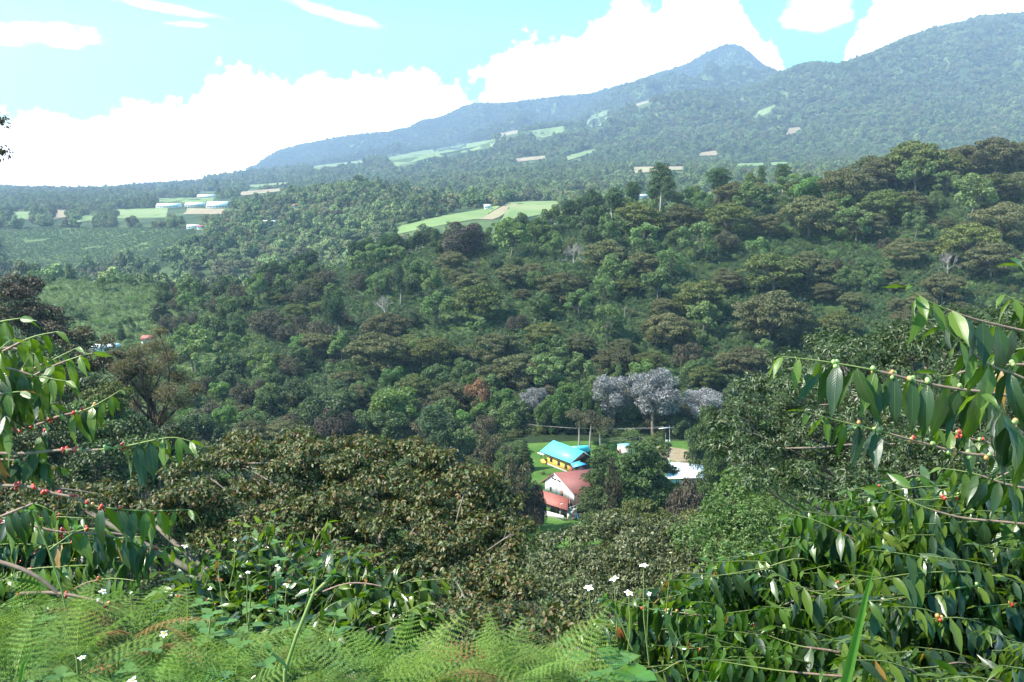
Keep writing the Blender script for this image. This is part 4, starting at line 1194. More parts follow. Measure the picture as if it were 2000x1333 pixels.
slab('porch_roof', [ea + ax * .1 + Vector((0, 0, -.25)), ea + ax * 2.2 + Vector((0, 0, -.25)), ea + ax * 2.2 + v * .6 + Vector((0, 0, -.45)), ea - ax * .5 + v * .6 + Vector((0, 0, -.45))], .06, M_WHITEROOF, yh)
slab('plinth', [Vector((p.x, p.y, FZ + .02)) for p in (wa + nn * .16, wb + nn * .16, wb + nn * .16 + Vector((0, 0, .0)), wa + nn * .16)][:2] + [Vector((wb.x + nn.x * .16, wb.y + nn.y * .16, FZ + .4)), Vector((wa.x + nn.x * .16, wa.y + nn.y * .16, FZ + .4))], .04, M_STONE, yh)
# rear wing and front lean-to roof
W1, W2, W3, W4 = pz(1108, 873, -70.2), pz(1147.5, 869.8, -70.2), pz(1155.7, 881.4, -71.8), pz(1134, 884.5, -71.8)
slab('wing_roof', [W1, W2, W3, W4], .1, M_BLUE, yh)
slab('wing_wall', [W4 + Vector((0, .5, -.05)), W3 + Vector((-.3, .5, -.05)), Vector((W3.x - .3, W3.y + .5, FZ)), Vector((W4.x, W4.y + .5, FZ))], .1, M_DARKW_SHADE, yh)
Q = [pz(1114.5, 906.5, -71.7), pz(1129, 901.5, -71.2), pz(1146, 907.5, -71.5), pz(1120, 914, -72.2)]
slab('lean_to_roof', Q, .08, M_BLUE2, yh)
slab('lean_to_wall', [Q[3] + Vector((0, .3, -.1)), Q[2] + Vector((0, .3, -.1)), Vector((Q[2].x, Q[2].y + .3, FZ)), Vector((Q[3].x, Q[3].y + .3, FZ))], .1, M_DARKW_SHADE, yh)

# ---- white house with red roofs
A = pz(1085.2, 924.3, -66.2); GL = pz(1065, 937.8, -68.65); GR = pz(1122, 964, -69.4); B = pz(1158, 916.5, -66.2)
wh = empty('white_house', (A.x, A.y, FZ)); tag(wh, 'white boarded house with a rusty red roof and lean-to below the cedars', 'house')
rd = (B - A).normalized(); ov = -rd * .35
gn = (GR - A).cross(GL - A).normalized(); gn = gn if gn.y < 0 else -gn
slab('roof', [A + ov, B, B + (GR - A) * 1.04, A + (GR - A) * 1.04 + ov], .1, M_RED, wh)
slab('roof', [A + ov, B, B + (GL - A) * 1.45, A + (GL - A) * 1.45 + ov], .1, M_RED, wh)
seams(A + ov, B, B + (GR - A) * 1.04, A + (GR - A) * 1.04 + ov, 18, M_REDRIB, wh, .03, .03)
slab('barge_board', [A + ov, GR + ov, GR + ov + Vector((0, 0, -.25)), A + ov + Vector((0, 0, -.25))], .05, M_WHITE2, wh, .02)
slab('barge_board', [A + ov, A + (GL - A) * 1.45 + ov, A + (GL - A) * 1.45 + ov + Vector((0, 0, -.22)), A + ov + Vector((0, 0, -.25))], .05, M_BROWNT, wh, .02)
zb = -71.3
GLb, GRb = Vector((GL.x, GL.y, zb)), Vector((GR.x, GR.y, zb))
slab('gable_wall', [GLb, GRb, GR + Vector((0, 0, -.12)), A + Vector((0, 0, -.1)), GL + Vector((0, 0, -.12))], .12, M_WHITE, wh, -.12)
# vertical boards with open joints
gd = (GR - GL); gd.z = 0; gl_len = gd.length; gd.normalize(); GN = Vector((gd.y, -gd.x, 0)); GN = GN if GN.y < 0 else -GN
nb = 22
for i in range(nb):
    s0 = gl_len * i / nb + .02; s1 = gl_len * (i + 1) / nb - .02
    def topz(s):
        sa = (A - GL); sa.z = 0; sa = sa.length
        return GL.z + (A.z - GL.z) * s / sa if s < sa else A.z + (GR.z - A.z) * (s - sa) / (gl_len - sa)
    P = [Vector((GL.x, GL.y, 0)) + gd * s0, Vector((GL.x, GL.y, 0)) + gd * s1]
    pts = [Vector((P[0].x, P[0].y, zb)), Vector((P[1].x, P[1].y, zb)), Vector((P[1].x, P[1].y, topz(s1) - .18)), Vector((P[0].x, P[0].y, topz(s0) - .18))]
    slab('board', pts, .03, M_WHITE, wh, .005 + .008 * random.random())
slab('lower_wall', [Vector((GL.x, GL.y, FZ)), Vector((GR.x, GR.y, FZ)), GRb, GLb], .12, M_DARKW_SHADE, wh, -.12)  # white wall under the lean-to, its shade painted in as dark brown
side0 = Vector((GR.x, GR.y, FZ)); side1 = side0 + Vector((rd.x, rd.y, 0)) * (B - A).length
slab('side_wall', [side0, side1, Vector((side1.x, side1.y, GR.z)), Vector((side0.x, side0.y, GR.z - .1))], .12, M_DARKW_SHADE, wh, -.05)
for nm, a0, b0, a1, b1, sk in [('vent', 1078.8, 932.4, 1087, 935.6, .42), ('vent', 1089.0, 936.6, 1096.5, 939.8, .42), ('window', 1074, 950.3, 1077.8, 959, .35), ('window', 1095.8, 957.8, 1100, 967.5, .35)]:
    quad_on(nm, a0, b0, a1, b1, Vector((GL.x, GL.y, GL.z)), GN, .03, M_GLASS if nm == 'window' and a0 < 1080 or nm == 'vent' else M_BROWNT, wh, .06, sk)
TL, TR, BR, BL = pz(1052, 956.5, -70.9), pz(1110.5, 973.5, -70.9), pz(1108.5, 998, -72.35), pz(1052, 979.5, -72.35)
slab('lean_to_roof', [TL, TR, BR, BL], .08, M_RED2, wh)
seams(TL, TR, BR, BL, 13, M_REDRIB, wh, .025, .03)
for u in (.03, .22, .42, .62, .82, .98):
    p = BL.lerp(BR, u) + Vector((0, .25, 0)); p.z = FZ; post('post', p, 2.6, .09, M_DARKW_SHADE, wh)
lw0, lw1 = pz(1046, 1003.5, FZ), pz(1101, 1018, FZ)
boxpart('low_wall', lw0, lw1, .2, 1.25, M_WHITE2, wh)
boxpart('low_wall', lw1 + Vector((.9, .3, 0)), lw1 + Vector((3.0, 2.2, 0)), .25, 2.0, M_WHITE2, wh)
boxpart('terrace', lw1 + Vector((.9, 1.2, 2.02)), lw1 + Vector((3.4, 3.6, 2.02)), 2.0, .12, M_STONE, wh)
for q in range(4): post('rail_post', lw1 + Vector((.9 + .7 * q, .3 + .62 * q, 2.0)), 1.0, .05, M_CONC, wh)
mb = MB(); mb.tube([lw1 + Vector((.9, .3, 2.9)), lw1 + Vector((3.0, 2.2, 2.9))], .05, 5); o = mb.obj('handrail', M_CONC, wh); o.location = -wh.location
post('porch_pillar', pz(1112.5, 1000, -73.6), 3.4, .14, plain_mat('pink_paint', (.50, .24, .22), None), wh)
mb = MB(); q0 = pz(1094, 1007, -74.4); q1 = Vector((q0.x, q0.y, -71.85)); q2 = q1 + Vector((1.9, .4, .45)); mb.tube([q0, q1], .09, 6); mb.tube([q1, q2], .09, 6)
o = mb.obj('drain_pipe', M_CONC, wh); o.location = -wh.location
# annex
an = empty('annex', pz(1160, 1010, FZ)); tag(an, 'small white outbuilding with a rust-red roof under the cedars', 'outbuilding')
S = [pz(1156, 993, -72.6), pz(1180, 986, -72.6), pz(1182, 1000, -73.3), pz(1166, 1006, -73.3)]
slab('roof', S, .07, M_RED2, an)
slab('wall', [pz(1149, 1000, -72.9), pz(1170, 1003, -73.1), pz(1170, 1014, -74.2), pz(1148, 1016, -74.3)], .15, M_WHITE, an)
a0 = pz(1148, 1018, FZ); boxpart('wall', a0, a0 + Vector((1.6, .25, 0)), .15, 1.9, M_WHITE2, an)
boxpart('wall', a0 + Vector((1.62, .25, 0)), a0 + Vector((4.5, 1.6, 0)), .15, 1.9, M_WHITE, an)
post('post', pz(1142, 1016, FZ), 2.3, .12, M_CONC, an)
# laundry
l0 = pz(1112, 1019, FZ); l1 = pz(1140, 1018, FZ)
cl = empty('clothes_line', l0); tag(cl, 'sagging clothes line beside the white house', 'clothes line')
for p in (l0, l1): post('post', p, 1.9, .05, M_STEEL, cl)
mb = MB(); mb.tube([l0 + Vector((0, 0, 1.85)), l0.lerp(l1, .5) + Vector((0, 0, 1.7)), l1 + Vector((0, 0, 1.85))], .015, 4); o = mb.obj('line', M_WIRE, cl); o.location = -cl.location
for px0, px1, mt, lb, h0 in [(1117, 1120.5, M_CLOTHP, 'dull red shirt hanging on the clothes line', .8), (1123.5, 1129, M_CLOTHB, 'blue towel hanging on the clothes line', 1.05), (1130.5, 1137, M_CLOTHR, 'bright red towel hanging on the clothes line', 1.1)]:
    u0 = (px0 - 1112) / 28; u1 = (px1 - 1112) / 28; a = l0.lerp(l1, u0); b = l0.lerp(l1, u1); V = []; F = []
    for i in range(6):
        for j in range(5):
            p = a.lerp(b, i / 5); V.append((p.x, p.y - .03 + .05 * math.sin(i * 1.7 + j) * j / 4, p.z + 1.72 - h0 * j / 4))
    F = [[i * 5 + j, i * 5 + j + 1, (i + 1) * 5 + j + 1, (i + 1) * 5 + j] for i in range(5) for j in range(4)]
    o = obj('laundry', mk_mesh('laundry', V, F, mt, True)); tag(o, lb, 'laundry')

# ---- water tank house
tk = empty('tank_house', pz(1214, 893, FZ)); tag(tk, 'small stained white block hut with a flat pale blue roof', 'hut')
R4 = [pz(1205, 868.6, -72.2), pz(1227, 866.2, -72.0), pz(1237.6, 871.5, -72.2), pz(1222, 875, -72.35)]
slab('roof', R4, .1, roof_mat('pale_blue_sheet', (.28, .58, .72), (.20, .46, .60), .5), tk)
bs_ = [Vector((p.x, p.y, FZ)).lerp(Vector((sum(q.x for q in R4) / 4, sum(q.y for q in R4) / 4, FZ)), .08) for p in R4]
for i in range(4): boxpart('wall', bs_[i] + Vector((.003 * i, .003 * i, 0)), bs_[(i + 1) % 4], .15, 2.55, M_TANK, tk)
dd = (bs_[3] - bs_[0]).normalized(); nd = Vector((-abs(dd.y), -abs(dd.x), 0)).normalized()
c_ = bs_[0].lerp(bs_[3], .35) + nd * .12
slab('door', [c_ + dd * -.4, c_ + dd * .4, c_ + dd * .4 + Vector((0, 0, 1.9)), c_ + dd * -.4 + Vector((0, 0, 1.9))], .04, M_BROWNT, tk)
# ---- white sheet roof behind the pole
ws = empty('shed', pz(1330, 930, FZ)); tag(ws, 'low shed with a shining white sheet roof half hidden by conifers', 'shed')
S = [pz(1311, 903, -71.2), pz(1380, 910, -71.2), pz(1374, 934, -72.2), pz(1298, 936, -72.4)]
slab('roof', S, .08, M_WHITEROOF, ws); seams(S[0], S[1], S[2], S[3], 12, M_WHITEROOF, ws, .03, .04)
for p in S: post('post', Vector((p.x * .995, p.y, FZ)), p.z - FZ - .05, .1, M_STEEL, ws)
boxpart('wall', Vector((S[3].x + .5, S[3].y + .6, FZ)), Vector((S[2].x - .5, S[2].y + .6, FZ)), .15, 2.2, M_WHITE2, ws)

# ---- poles and wires
pb = pz(1307, 906, FZ)
up = empty('utility_pole', pb); tag(up, 'white concrete utility pole with transformer and crossarm', 'utility pole')
mb = MB(); mb.tube([(0, 0, -1), (0, 0, 6.6)], [.17, .13], 8); mb.obj('pole', M_CONC, up)
mb = MB(); mb.tube([(0, 0, 6.6), (-.15, 0, 10.4)], [.09, .07], 6); mb.obj('mast', M_STEEL, up)
mb = MB(); mb.box((-2.0, -.07, 9.75), (1.1, .07, 9.95)); mb.obj('crossarm', M_CONC, up).rotation_euler = (0, R(-6), 0)
mb = MB(); mb.tube([(-.75, -.1, 5.4), (-.75, -.1, 5.5), (-.75, -.1, 6.5), (-.75, -.1, 6.6)], [.3, .36, .36, .25], 10); mb.obj('transformer', M_STEEL, up)
mb = MB(); mb.box((-1.3, -.05, 5.2), (.8, .05, 5.32)); mb.obj('bracket', M_CONC, up)
mb = MB(); mb.tube([(-1.15, 0, 5.3), (-1.15, 0, 8.4)], .04, 5); mb.obj('rod', M_STEEL, up)
for q in (-1.8, -.9, .9):
    mb = MB(); mb.tube([(q, 0, 9.95), (q, 0, 10.15)], [.08, .05], 6); mb.obj('insulator', M_STEEL, up)
p2 = at(978, 821, 300); z2 = float(hgt(p2.x, p2.y))
u2 = empty('utility_pole', (p2.x, p2.y, z2)); tag(u2, 'dark utility pole standing left of the cypresses', 'utility pole')
h2 = p2.z - z2
mb = MB(); mb.tube([(0, 0, -1), (0, 0, h2 + .3)], [.15, .11], 7); mb.obj('pole', BARK_GREY, u2)
mb = MB(); mb.box((-1.0, -.06, h2 - .2), (1.0, .06, h2)); mb.obj('crossarm', BARK_GREY, u2)
p3 = at(1250, 853, 262); z3 = float(hgt(p3.x, p3.y)); u3 = empty('utility_pole', (p3.x, p3.y, z3)); tag(u3, 'short wooden pole right of the white hut', 'utility pole')
mb = MB(); mb.tube([(0, 0, -.5), (0, 0, p3.z - z3)], .11, 6); mb.obj('pole', BARK, u3)
def wire(a, b, sag, label, r=.024):
    a = Vector(a); b = Vector(b); P = [a.lerp(b, u) - Vector((0, 0, sag * 4 * u * (1 - u))) for u in np.linspace(0, 1, 17)]
    mb = MB(); mb.tube([p - a for p in P], r, 4); o = mb.obj('power_line', M_WIRE); o.location = a
    tag(o, label, 'power line'); return o
t1 = pb + Vector((0, 0, 9.9))
wire(p2 + Vector((-.7, 0, 0)), t1 + Vector((-1.8, 0, .3)), 1.5, 'upper wire between the dark pole and the concrete pole')
wire(p2 + Vector((.7, 0, 0)), t1 + Vector((.9, 0, .1)), 1.5, 'lower wire between the dark pole and the concrete pole')
wire(p2, at(885, 838, 304), .6, 'wire running left from the dark pole')
wire(p3, pz(1352, 906, -72.8), .6, 'thick wire falling right from the short wooden pole')
wire(p3, at(1196, 861, 262), .3, 'thin wire running left from the short wooden pole', .025)
for i, a in enumerate([1210, 1230, 1246]):
    p = cast(a, 872, 200); o = post('fence_post', Vector((0, 0, 0)), 1.7, .07, BARK, None); o.location = p
    tag(o, ['left', 'middle', 'right'][i] + ' of the three thin posts behind the white hut', 'post', 'posts behind the white hut')

# ---- far buildings
def far_building(px, py, wpx, hm, dm, roofm, label, ymin=600, wallm=None, rz=0.0, name='farmhouse', cat='house'):
    p = cast(px, py, ymin)
    if p is None: return
    w = wpx / FPX * p.y; r = empty(name, p, rz); tag(r, label, cat)
    mb = MB(); mb.box((-w / 2, -dm / 2, -1), (w / 2, dm / 2, hm)); mb.obj('wall', wallm or M_WHITE2, r)
    mb = MB(); q = .5
    mb.prism([(-w / 2 - q, -dm / 2 - q, hm + .02), (-w / 2 - q, dm / 2 + q, hm + .02), (-w / 2 - q, 0, hm + dm * .28)], (w + 2 * q, 0, 0)); mb.obj('roof', roofm, r)
    for s in ((-.25, .25) if w < 30 else np.linspace(-.42, .42, 7)):
        mb = MB(); mb.box((s * w - w * .04, -dm / 2 - .06, hm * .35), (s * w + w * .04, -dm / 2 - .005, hm * .8)); mb.obj('window', M_GLASS, r)
M_GH = roof_mat('greenhouse_sheet', (.85, .86, .88), (.78, .80, .84), .5)
far_building(330, 406, 44, 3, 20, M_GH, 'long white greenhouse, leftmost of the three on the plateau', name='greenhouse', cat='greenhouse')
far_building(382, 404, 36, 3, 20, M_GH, 'white greenhouse, middle of the three on the plateau', name='greenhouse', cat='greenhouse')
far_building(428, 406, 42, 3.5, 30, M_GH, 'large white greenhouse, rightmost of the three on the plateau', name='greenhouse', cat='greenhouse')
far_building(404, 387, 34, 3, 20, M_GH, 'white greenhouse behind the pale green field', name='greenhouse', cat='greenhouse', rz=.1)
far_building(378, 447, 22, 3, 10, M_WHITEROOF, 'white roofed house below the tan field')
far_building(394, 448, 14, 3, 9, M_RED2, 'small pinkish roofed house beside the white roofed one')
far_building(575, 408, 13, 3.5, 8, M_RED2, 'red roofed house on the wooded hill')
far_building(528, 441, 24, 3.5, 10, M_WHITEROOF, 'white roofed house below the wooded hill')
far_building(952, 409, 12, 3, 8, M_WHITE, 'tiny white hut at the top of the pasture')
far_building(1252, 388, 22, 3, 10, M_WHITEROOF, 'white roofed building behind the tallest ridge pine', ymin=430)
far_building(583, 364, 10, 4, 12, M_WHITEROOF, 'tiny white house beside the far pale field', 1500)
far_building(735, 352, 14, 4, 14, M_WHITEROOF, 'tiny white house above the wooded hill', 1500)
for a, b, w, m_, l in [(197, 692, 26, M_WHITEROOF, 'white roofed house, left one glimpsed behind the brown tree'), (222, 690, 18, M_WHITEROOF, 'white roofed house, right one glimpsed behind the brown tree'), (291, 674, 20, M_RED2, 'red roofed house glimpsed above the brown tree')]:
    far_building(a, b, w, 2.6, 5, m_, l, 250)


# ------------------------------------------------------------------ large trees close by
def poly_sample(poly, spacing, g):
    xs = [p[0] for p in poly]; ys = [p[1] for p in poly]; pts = []
    for _ in range(6000):
        a, b = g.uniform(min(xs), max(xs)), g.uniform(min(ys), max(ys))
        if not inpoly(np.array([a]), np.array([b]), poly)[0]: continue
        if all((a - c) ** 2 + (b - d) ** 2 > spacing ** 2 for c, d in pts): pts.append((a, b))
    return pts

def whorl_leaves(lobes, per, L, W, nl=6, g=rng, open_=.55, drp=.45, keep_up=.1, jit=.25):
    """rosettes of drooping leaves at the twig ends over flat pads"""
    Ps, Ds, Ns = [], [], []
    for lb in lobes:
        c = np.array(lb[:3]); r = np.array(lb[3:6]); k = int(per * r[0] * r[1]) + 3
        d = nrm(g.normal(size=(k, 3)) + [0, -.12, keep_up])
        P = c + r * d * g.uniform(.55, 1.08, (k, 1)); P = P + g.normal(size=(k, 3)) * jit * .2
        ax = nrm(nrm(d / r) * .6 + [0, 0, .55] + g.normal(size=(k, 3)) * .3)
        t1 = nrm(np.cross(ax, g.normal(size=(k, 3)))); t2 = np.cross(ax, t1)
        for q in range(nl):
            a = 6.283 * q / nl + g.uniform(-.4, .4, (k, 1))
            rad = np.cos(a) * t1 + np.sin(a) * t2
            D = nrm(rad * open_ + ax * g.uniform(-.1, .5, (k, 1)) + np.array([0, 0, -drp]) * g.uniform(.4, 1.4, (k, 1)))
            Nn = nrm(ax + .4 * g.normal(size=(k, 3)))
            Ps.append(P + rad * L * .08 + ax * g.uniform(-.1, .1, (k, 1))); Ds.append(D); Ns.append(Nn)
    P = np.concatenate(Ps); D = np.concatenate(Ds); N = np.concatenate(Ns); s = g.uniform(.6, 1.25, len(P))
    return leaf_tris(P, D, N, L * s, W * s, .12, .15)

def canopy(name, label, poly, depth, rpx, spacing, base_px, base_Y, mat, per, L, W, seed, flat=.42, layers=1, nl=6, r=.3, group=None, sub=2, **kw):
    g = np.random.default_rng(seed)
    pads = []
    for a, b in poly_sample(poly, spacing, g):
        Yd = depth(a, b) + g.normal() * .8
        for l in range(layers):
            p = at(a + g.normal() * 6, b, Yd + l * 1.6) - Vector((0, 0, l * .9))
            rr = rpx * g.uniform(.75, 1.25) / FPX * Yd
            pads.append((p.x, p.y, p.z, rr, rr * g.uniform(.9, 1.3), rr * flat))
    bx = at(base_px, 900, base_Y); bz = float(hgt(bx.x, bx.y)); root = empty(name, (bx.x, bx.y, bz)); tag(root, label, 'tree', group)
    off = np.array([bx.x, bx.y, bz])
    lb = [tuple(np.array(p[:3]) - off) + tuple(p[3:]) for p in pads]
    V, F = whorl_leaves(lb, per, L, W, nl, g, **kw)
    obj('crown', mk_mesh('crown', V, F, mat), root)
    mb = MB(); cz = np.mean([p[2] for p in lb]); cx = np.mean([p[0] for p in lb]) * .4; cy = np.mean([p[1] for p in lb]) * .4
    fork = np.array([cx, cy, cz * .45]); limb(mb, (0, 0, -.8), fork, r, r * .75, 8, .06, 6, g)
    # main limbs end near groups of pads, then twigs to every pad
    k = max(4, len(lb) // 7); mains = [lb[i] for i in g.choice(len(lb), k, replace=False)]
    ends = []
    for m_ in mains:
        e = np.array(m_[:3]) - [0, -.5, m_[5] * 1.6]; Pm = limb(mb, fork, e, r * .5, r * .14, 6, .07, 7, g); ends.append((Pm, m_))
    for p in lb:
        c = np.array(p[:3]); Pm = min(ends, key=lambda q: np.linalg.norm(q[0][-2] - c))[0]
        s = Pm[-1 - int(g.integers(0, 3))]; Pt = limb(mb, s, c - [0, 0, p[5] * .4], r * .13, r * .05, 4, .2, 5, g)
        for _ in range(sub):
            e = c + np.array([p[3], p[4], p[5]]) * nrm(g.normal(size=3)) * .8; limb(mb, Pt[-2], e, r * .05, r * .02, 3, .2, 3, g)
    mb.obj('trunk', BARK, root)
    return root

BROWNISH = leaf_mat('inga_leaf', [(0, (.018, .024, .008)), (.35, (.045, .062, .016)), (.70, (.105, .125, .034)), (.84, (.125, .090, .028)), (1, (.13, .058, .024))], .5, .35, .22, tvar=.05)
DARKGREEN = leaf_mat('glossy_dark_leaf', [(0, (.012, .028, .008)), (.5, (.028, .055, .014)), (.85, (.055, .092, .026)), (1, (.12, .15, .07))], .45, .4, .18, tvar=.05)
OLIVEFINE = leaf_mat('olive_fine_leaf', [(0, (.030, .040, .012)), (.5, (.065, .078, .024)), (.85, (.11, .12, .042)), (1, (.16, .145, .08))], .5, .4, .18, tvar=.05)
LIMEFINE = leaf_mat('light_green_fine_leaf', [(0, (.035, .070, .012)), (.5, (.070, .125, .022)), (1, (.12, .18, .045))], .5, .4, .3, tvar=.05)

big_poly = [(335, 905), (420, 872), (500, 850), (560, 842), (620, 868), (700, 858), (790, 862), (860, 880), (930, 912), (990, 962), (1018, 1000), (1030, 1060), (1015, 1120), (1050, 1165),
            (1010, 1230), (860, 1240), (700, 1180), (520, 1120), (420, 1060), (330, 1010), (250, 985), (130, 985), (0, 1000), (0, 930), (180, 948), (300, 955)]
canopy('shade_tree', 'big spreading tree with olive and rusty leaves, nearest in the middle', big_poly,
       lambda a, b: 34 - (b - 850) * .024, 36, 30, 690, 28, BROWNISH, 260, .145, .078, 11, .30, 1, 6, .34)
canopy('shade_tree', 'shaded lower boughs of a brown-leaved tree above the ferns', [(640, 1150), (900, 1180), (1120, 1190), (1280, 1230), (1300, 1300), (1000, 1330), (700, 1300)],
       lambda a, b: 22 - (b - 1150) * .02, 46, 42, 940, 24, BROWNISH, 200, .135, .075, 12, .42, 1, 6, .22)
right_poly = [(1400, 850), (1415, 790), (1470, 740), (1530, 700), (1600, 668), (1700, 640), (1800, 632), (1900, 612), (2060, 600), (2060, 1040), (1900, 1010), (1700, 990), (1580, 985), (1500, 950), (1420, 905)]
canopy('broadleaf_tree', 'large glossy dark green tree behind the coffee branches at the right', right_poly,
       lambda a, b: 36 - (b - 640) * .026, 44, 38, 1740, 33, DARKGREEN, 200, .17, .052, 13, .55, 1, 7, .4, open_=.6, drp=.3)
canopy('shade_tree', 'fine-leaved olive tree with a flat crown in front of the house', [(1060, 1075), (1100, 1030), (1180, 1012), (1250, 1022), (1330, 1022), (1390, 1050), (1400, 1110), (1330, 1150), (1250, 1180), (1120, 1160), (1060, 1130)],
       lambda a, b: 66 - (b - 1010) * .06, 40, 30, 1210, 58, OLIVEFINE, 64, .24, .12, 14, .32, 1, 6, .3)
canopy('broadleaf_tree', 'bright light green tree beside the dark tree at the right', [(1345, 1050), (1385, 975), (1420, 935), (1470, 925), (1530, 945), (1560, 1000), (1540, 1070), (1480, 1085), (1400, 1085)],
       lambda a, b: 62 - (b - 920) * .05, 38, 30, 1450, 58, LIMEFINE, 100, .17, .10, 15, .6, 1, 6, .3, open_=.8, drp=.1)
# dark wooded spur at the left
LEFTS = [('purple', (25, 590), 130, 120), ('purple', (95, 640), 110, 118), ('olive_dark', (170, 690), 120, 116), ('dark', (60, 720), 150, 108), ('olive_dark', (-60, 620), 160, 112),
         ('dark', (150, 770), 130, 104), ('mid', (200, 830), 130, 98), ('dark', (90, 850), 150, 92), ('olive_dark', (250, 720), 80, 112), ('dark', (255, 850), 110, 96),
         ('mid', (280, 890), 110, 90), ('dark', (200, 910), 120, 84), ('dark', (350, 870), 90, 110), ('mid', (330, 925), 80, 92), ('umbrella_green', (210, 780), 90, 100), ('dark', (0, 800), 160, 96), ('mid', (390, 905), 70, 120)]
LL = ['purple-brown tree at the top of the left spur', 'purple-brown tree stepping down from the left edge', 'dull olive tree left of the hidden white roofs', 'dark tree in the hollow behind the upper coffee leaves',
      'dull tree cut by the left edge', 'dark tree under the hidden white roofs', 'mid-green low tree right of the berry branch', 'black-green tree behind the upper berry branch', 'small olive tree left of the brown feathery tree',
      'dark tree under the brown feathery tree', 'green tree behind the middle berry branch', 'dark tree just above the lower coffee leaves', 'dark tree right of the brown feathery tree', 'green tree at the left tip of the big olive tree',
      'flat crowned green tree in the middle of the left spur', 'dark tree at the left edge behind the leaves', 'pale green tree where the left spur ends']
for (kd, (a, b), w, Yd), lb_ in zip(LEFTS, LL):
    p = at(a, b, Yd); zg = float(hgt(p.x, p.y)); Rr = w / FPX * Yd * .56; zc = max(Rr * .9, p.z - zg)
    r_ = empty('broadleaf_tree', (p.x, p.y, zg)); tag(r_, lb_, 'tree')
    g = np.random.default_rng(int(a + b * 3)); lbs = []
    for i in range(38):
        d = nrm(g.normal(size=3)); q = g.uniform(.5, .95); s_ = Rr * g.uniform(.2, .34)
        lbs.append((Rr * q * d[0], Rr * q * d[1], zc + Rr * .72 * q * d[2], s_, s_, s_ * .62))
    for i in range(16):     # boughs reaching down to the slope
        lbs.append((Rr * .7 * g.normal() * .6, Rr * .7 * g.normal() * .6, zc * g.uniform(.15, .7), Rr * .3, Rr * .3, Rr * .22))
    V, F = lobe_leaves(lbs, 210, .30, .18, g=g, rnd=.7, up_bias=.5); obj('crown', mk_mesh('crown', V, F, LM[kd]), r_)
    obj('trunk', trunk_with_limbs(zc * .5, lbs[:38], .22, g=g).mesh('trunk', BARK), r_)
# the feathery brown tree
p = at(296, 830, 112); zg = float(hgt(p.x, p.y)); ft = empty('feathery_tree', (p.x, p.y, zg)); tag(ft, 'sparse brown feathery tree with a dark crooked trunk on the left', 'tree')
g = np.random.default_rng(77); mb = MB(); top_ = at(298, 760, 112) - ft.location
limb(mb, (0, 0, -1), tuple(top_), .42, .30, 7, .03, 6, g); V_, F_, n_ = [], [], 0; lbs = []
FB = leaf_mat('feathery_brown', [(0, (.08, .062, .040)), (.5, (.135, .105, .065)), (.8, (.12, .12, .055)), (1, (.20, .17, .13))], .6, .2, .25, tvar=.05)
for (a, b, w) in [(270, 690, 26), (300, 680, 30), (240, 720, 24), (330, 700, 26), (300, 725, 30), (350, 740, 28), (380, 762, 22), (330, 770, 30), (285, 760, 24), (250, 755, 20), (355, 790, 24), (320, 815, 20), (265, 790, 16), (310, 650, 18), (225, 690, 16)]:
    q = at(a, b, 112 + g.normal() * 2) - ft.location; rr = w / FPX * 112; lbs.append((q.x, q.y, q.z, rr, rr, rr * .7))
    Pm = limb(mb, top_ * (.72 + .28 * g.random()), tuple(q), .16, .04, 5, .15, 6, g)
    for _ in range(7): limb(mb, Pm[int(g.integers(2, 6))], np.array(q) + g.normal(size=3) * rr * .6, .035, .012, 3, .2, 4, g)
mb.obj('trunk', plain_mat('dark_bark', (.05, .035, .03), (.10, .075, .06), 3, .9, .1), ft)
V, F = lobe_leaves(lbs, 800, .24, .08, g=g, rnd=1.2, shell=(.1, 1.1)); obj('crown', mk_mesh('crown', V, F, FB), ft)
# twig tips of a tree at the left edge of the picture
for (a, b), lb_ in [((2, 240), 'upper dark leafy sprig against the clouds at the left edge'), ((4, 300), 'lower dark leafy sprig against the clouds at the left edge')]:
    p = at(a, b, 9.0); g = np.random.default_rng(a + b); mb = MB()
    mb.tube([(-.9, .1, -.12), (-.4, 0, .02), (0, 0, 0)], [.012, .008, .004], 5)
    r_ = empty('tree_sprig', p); tag(r_, lb_, 'branch'); mb.obj('twig', BARK, r_)
    V, F = lobe_leaves([(-.0, 0, 0, .09, .1, .08), (-.12, 0, .02, .14, .1, .08), (-.35, 0, .0, .2, .12, .1)], 12000, .035, .018, g=g, rnd=1, shell=(.1, 1.1)); obj('leaves', mk_mesh('leaves', V, F, LM['purple']), r_)


# ------------------------------------------------------------------ coffee plants in the foreground
def leaf_surface(seed, aspect=.33, arch=.28, wave=.03, nu=7, nv=4, tip=.16, cup=.18):
    """one coffee leaf, unit length along +X, tip drawn out, edges waved, blades folded up from the midrib"""
    g = np.random.default_rng(seed); V = []; F = []
    ph = g.uniform(0, 6.28); side = g.uniform(-.08, .08)
    for i in range(nu):
        u = i / (nu - 1)
        w = .5 * aspect * (math.sin(math.pi * min(1, u * 1.08) ** .82) ** .85 if u < .92 else .10 * (1 - u) / .08) if 0 < u < 1 else .004
        if u > .8: w *= .8
        for j in range(nv + 1):
            v_ = (j / nv - .5) * 2
            z = -arch * u ** 1.7 + cup * abs(v_) * w + wave * math.sin(u * 17 + ph + (2 if v_ > 0 else 0)) * abs(v_) ** 2
            V.append((u - .12 * arch * u * u, v_ * w + side * u * u, z))
    for i in range(nu - 1):
        for j in range(nv): F.append([i * (nv + 1) + j, (i + 1) * (nv + 1) + j, (i + 1) * (nv + 1) + j + 1, i * (nv + 1) + j + 1])
    return np.array(V), np.array(F)

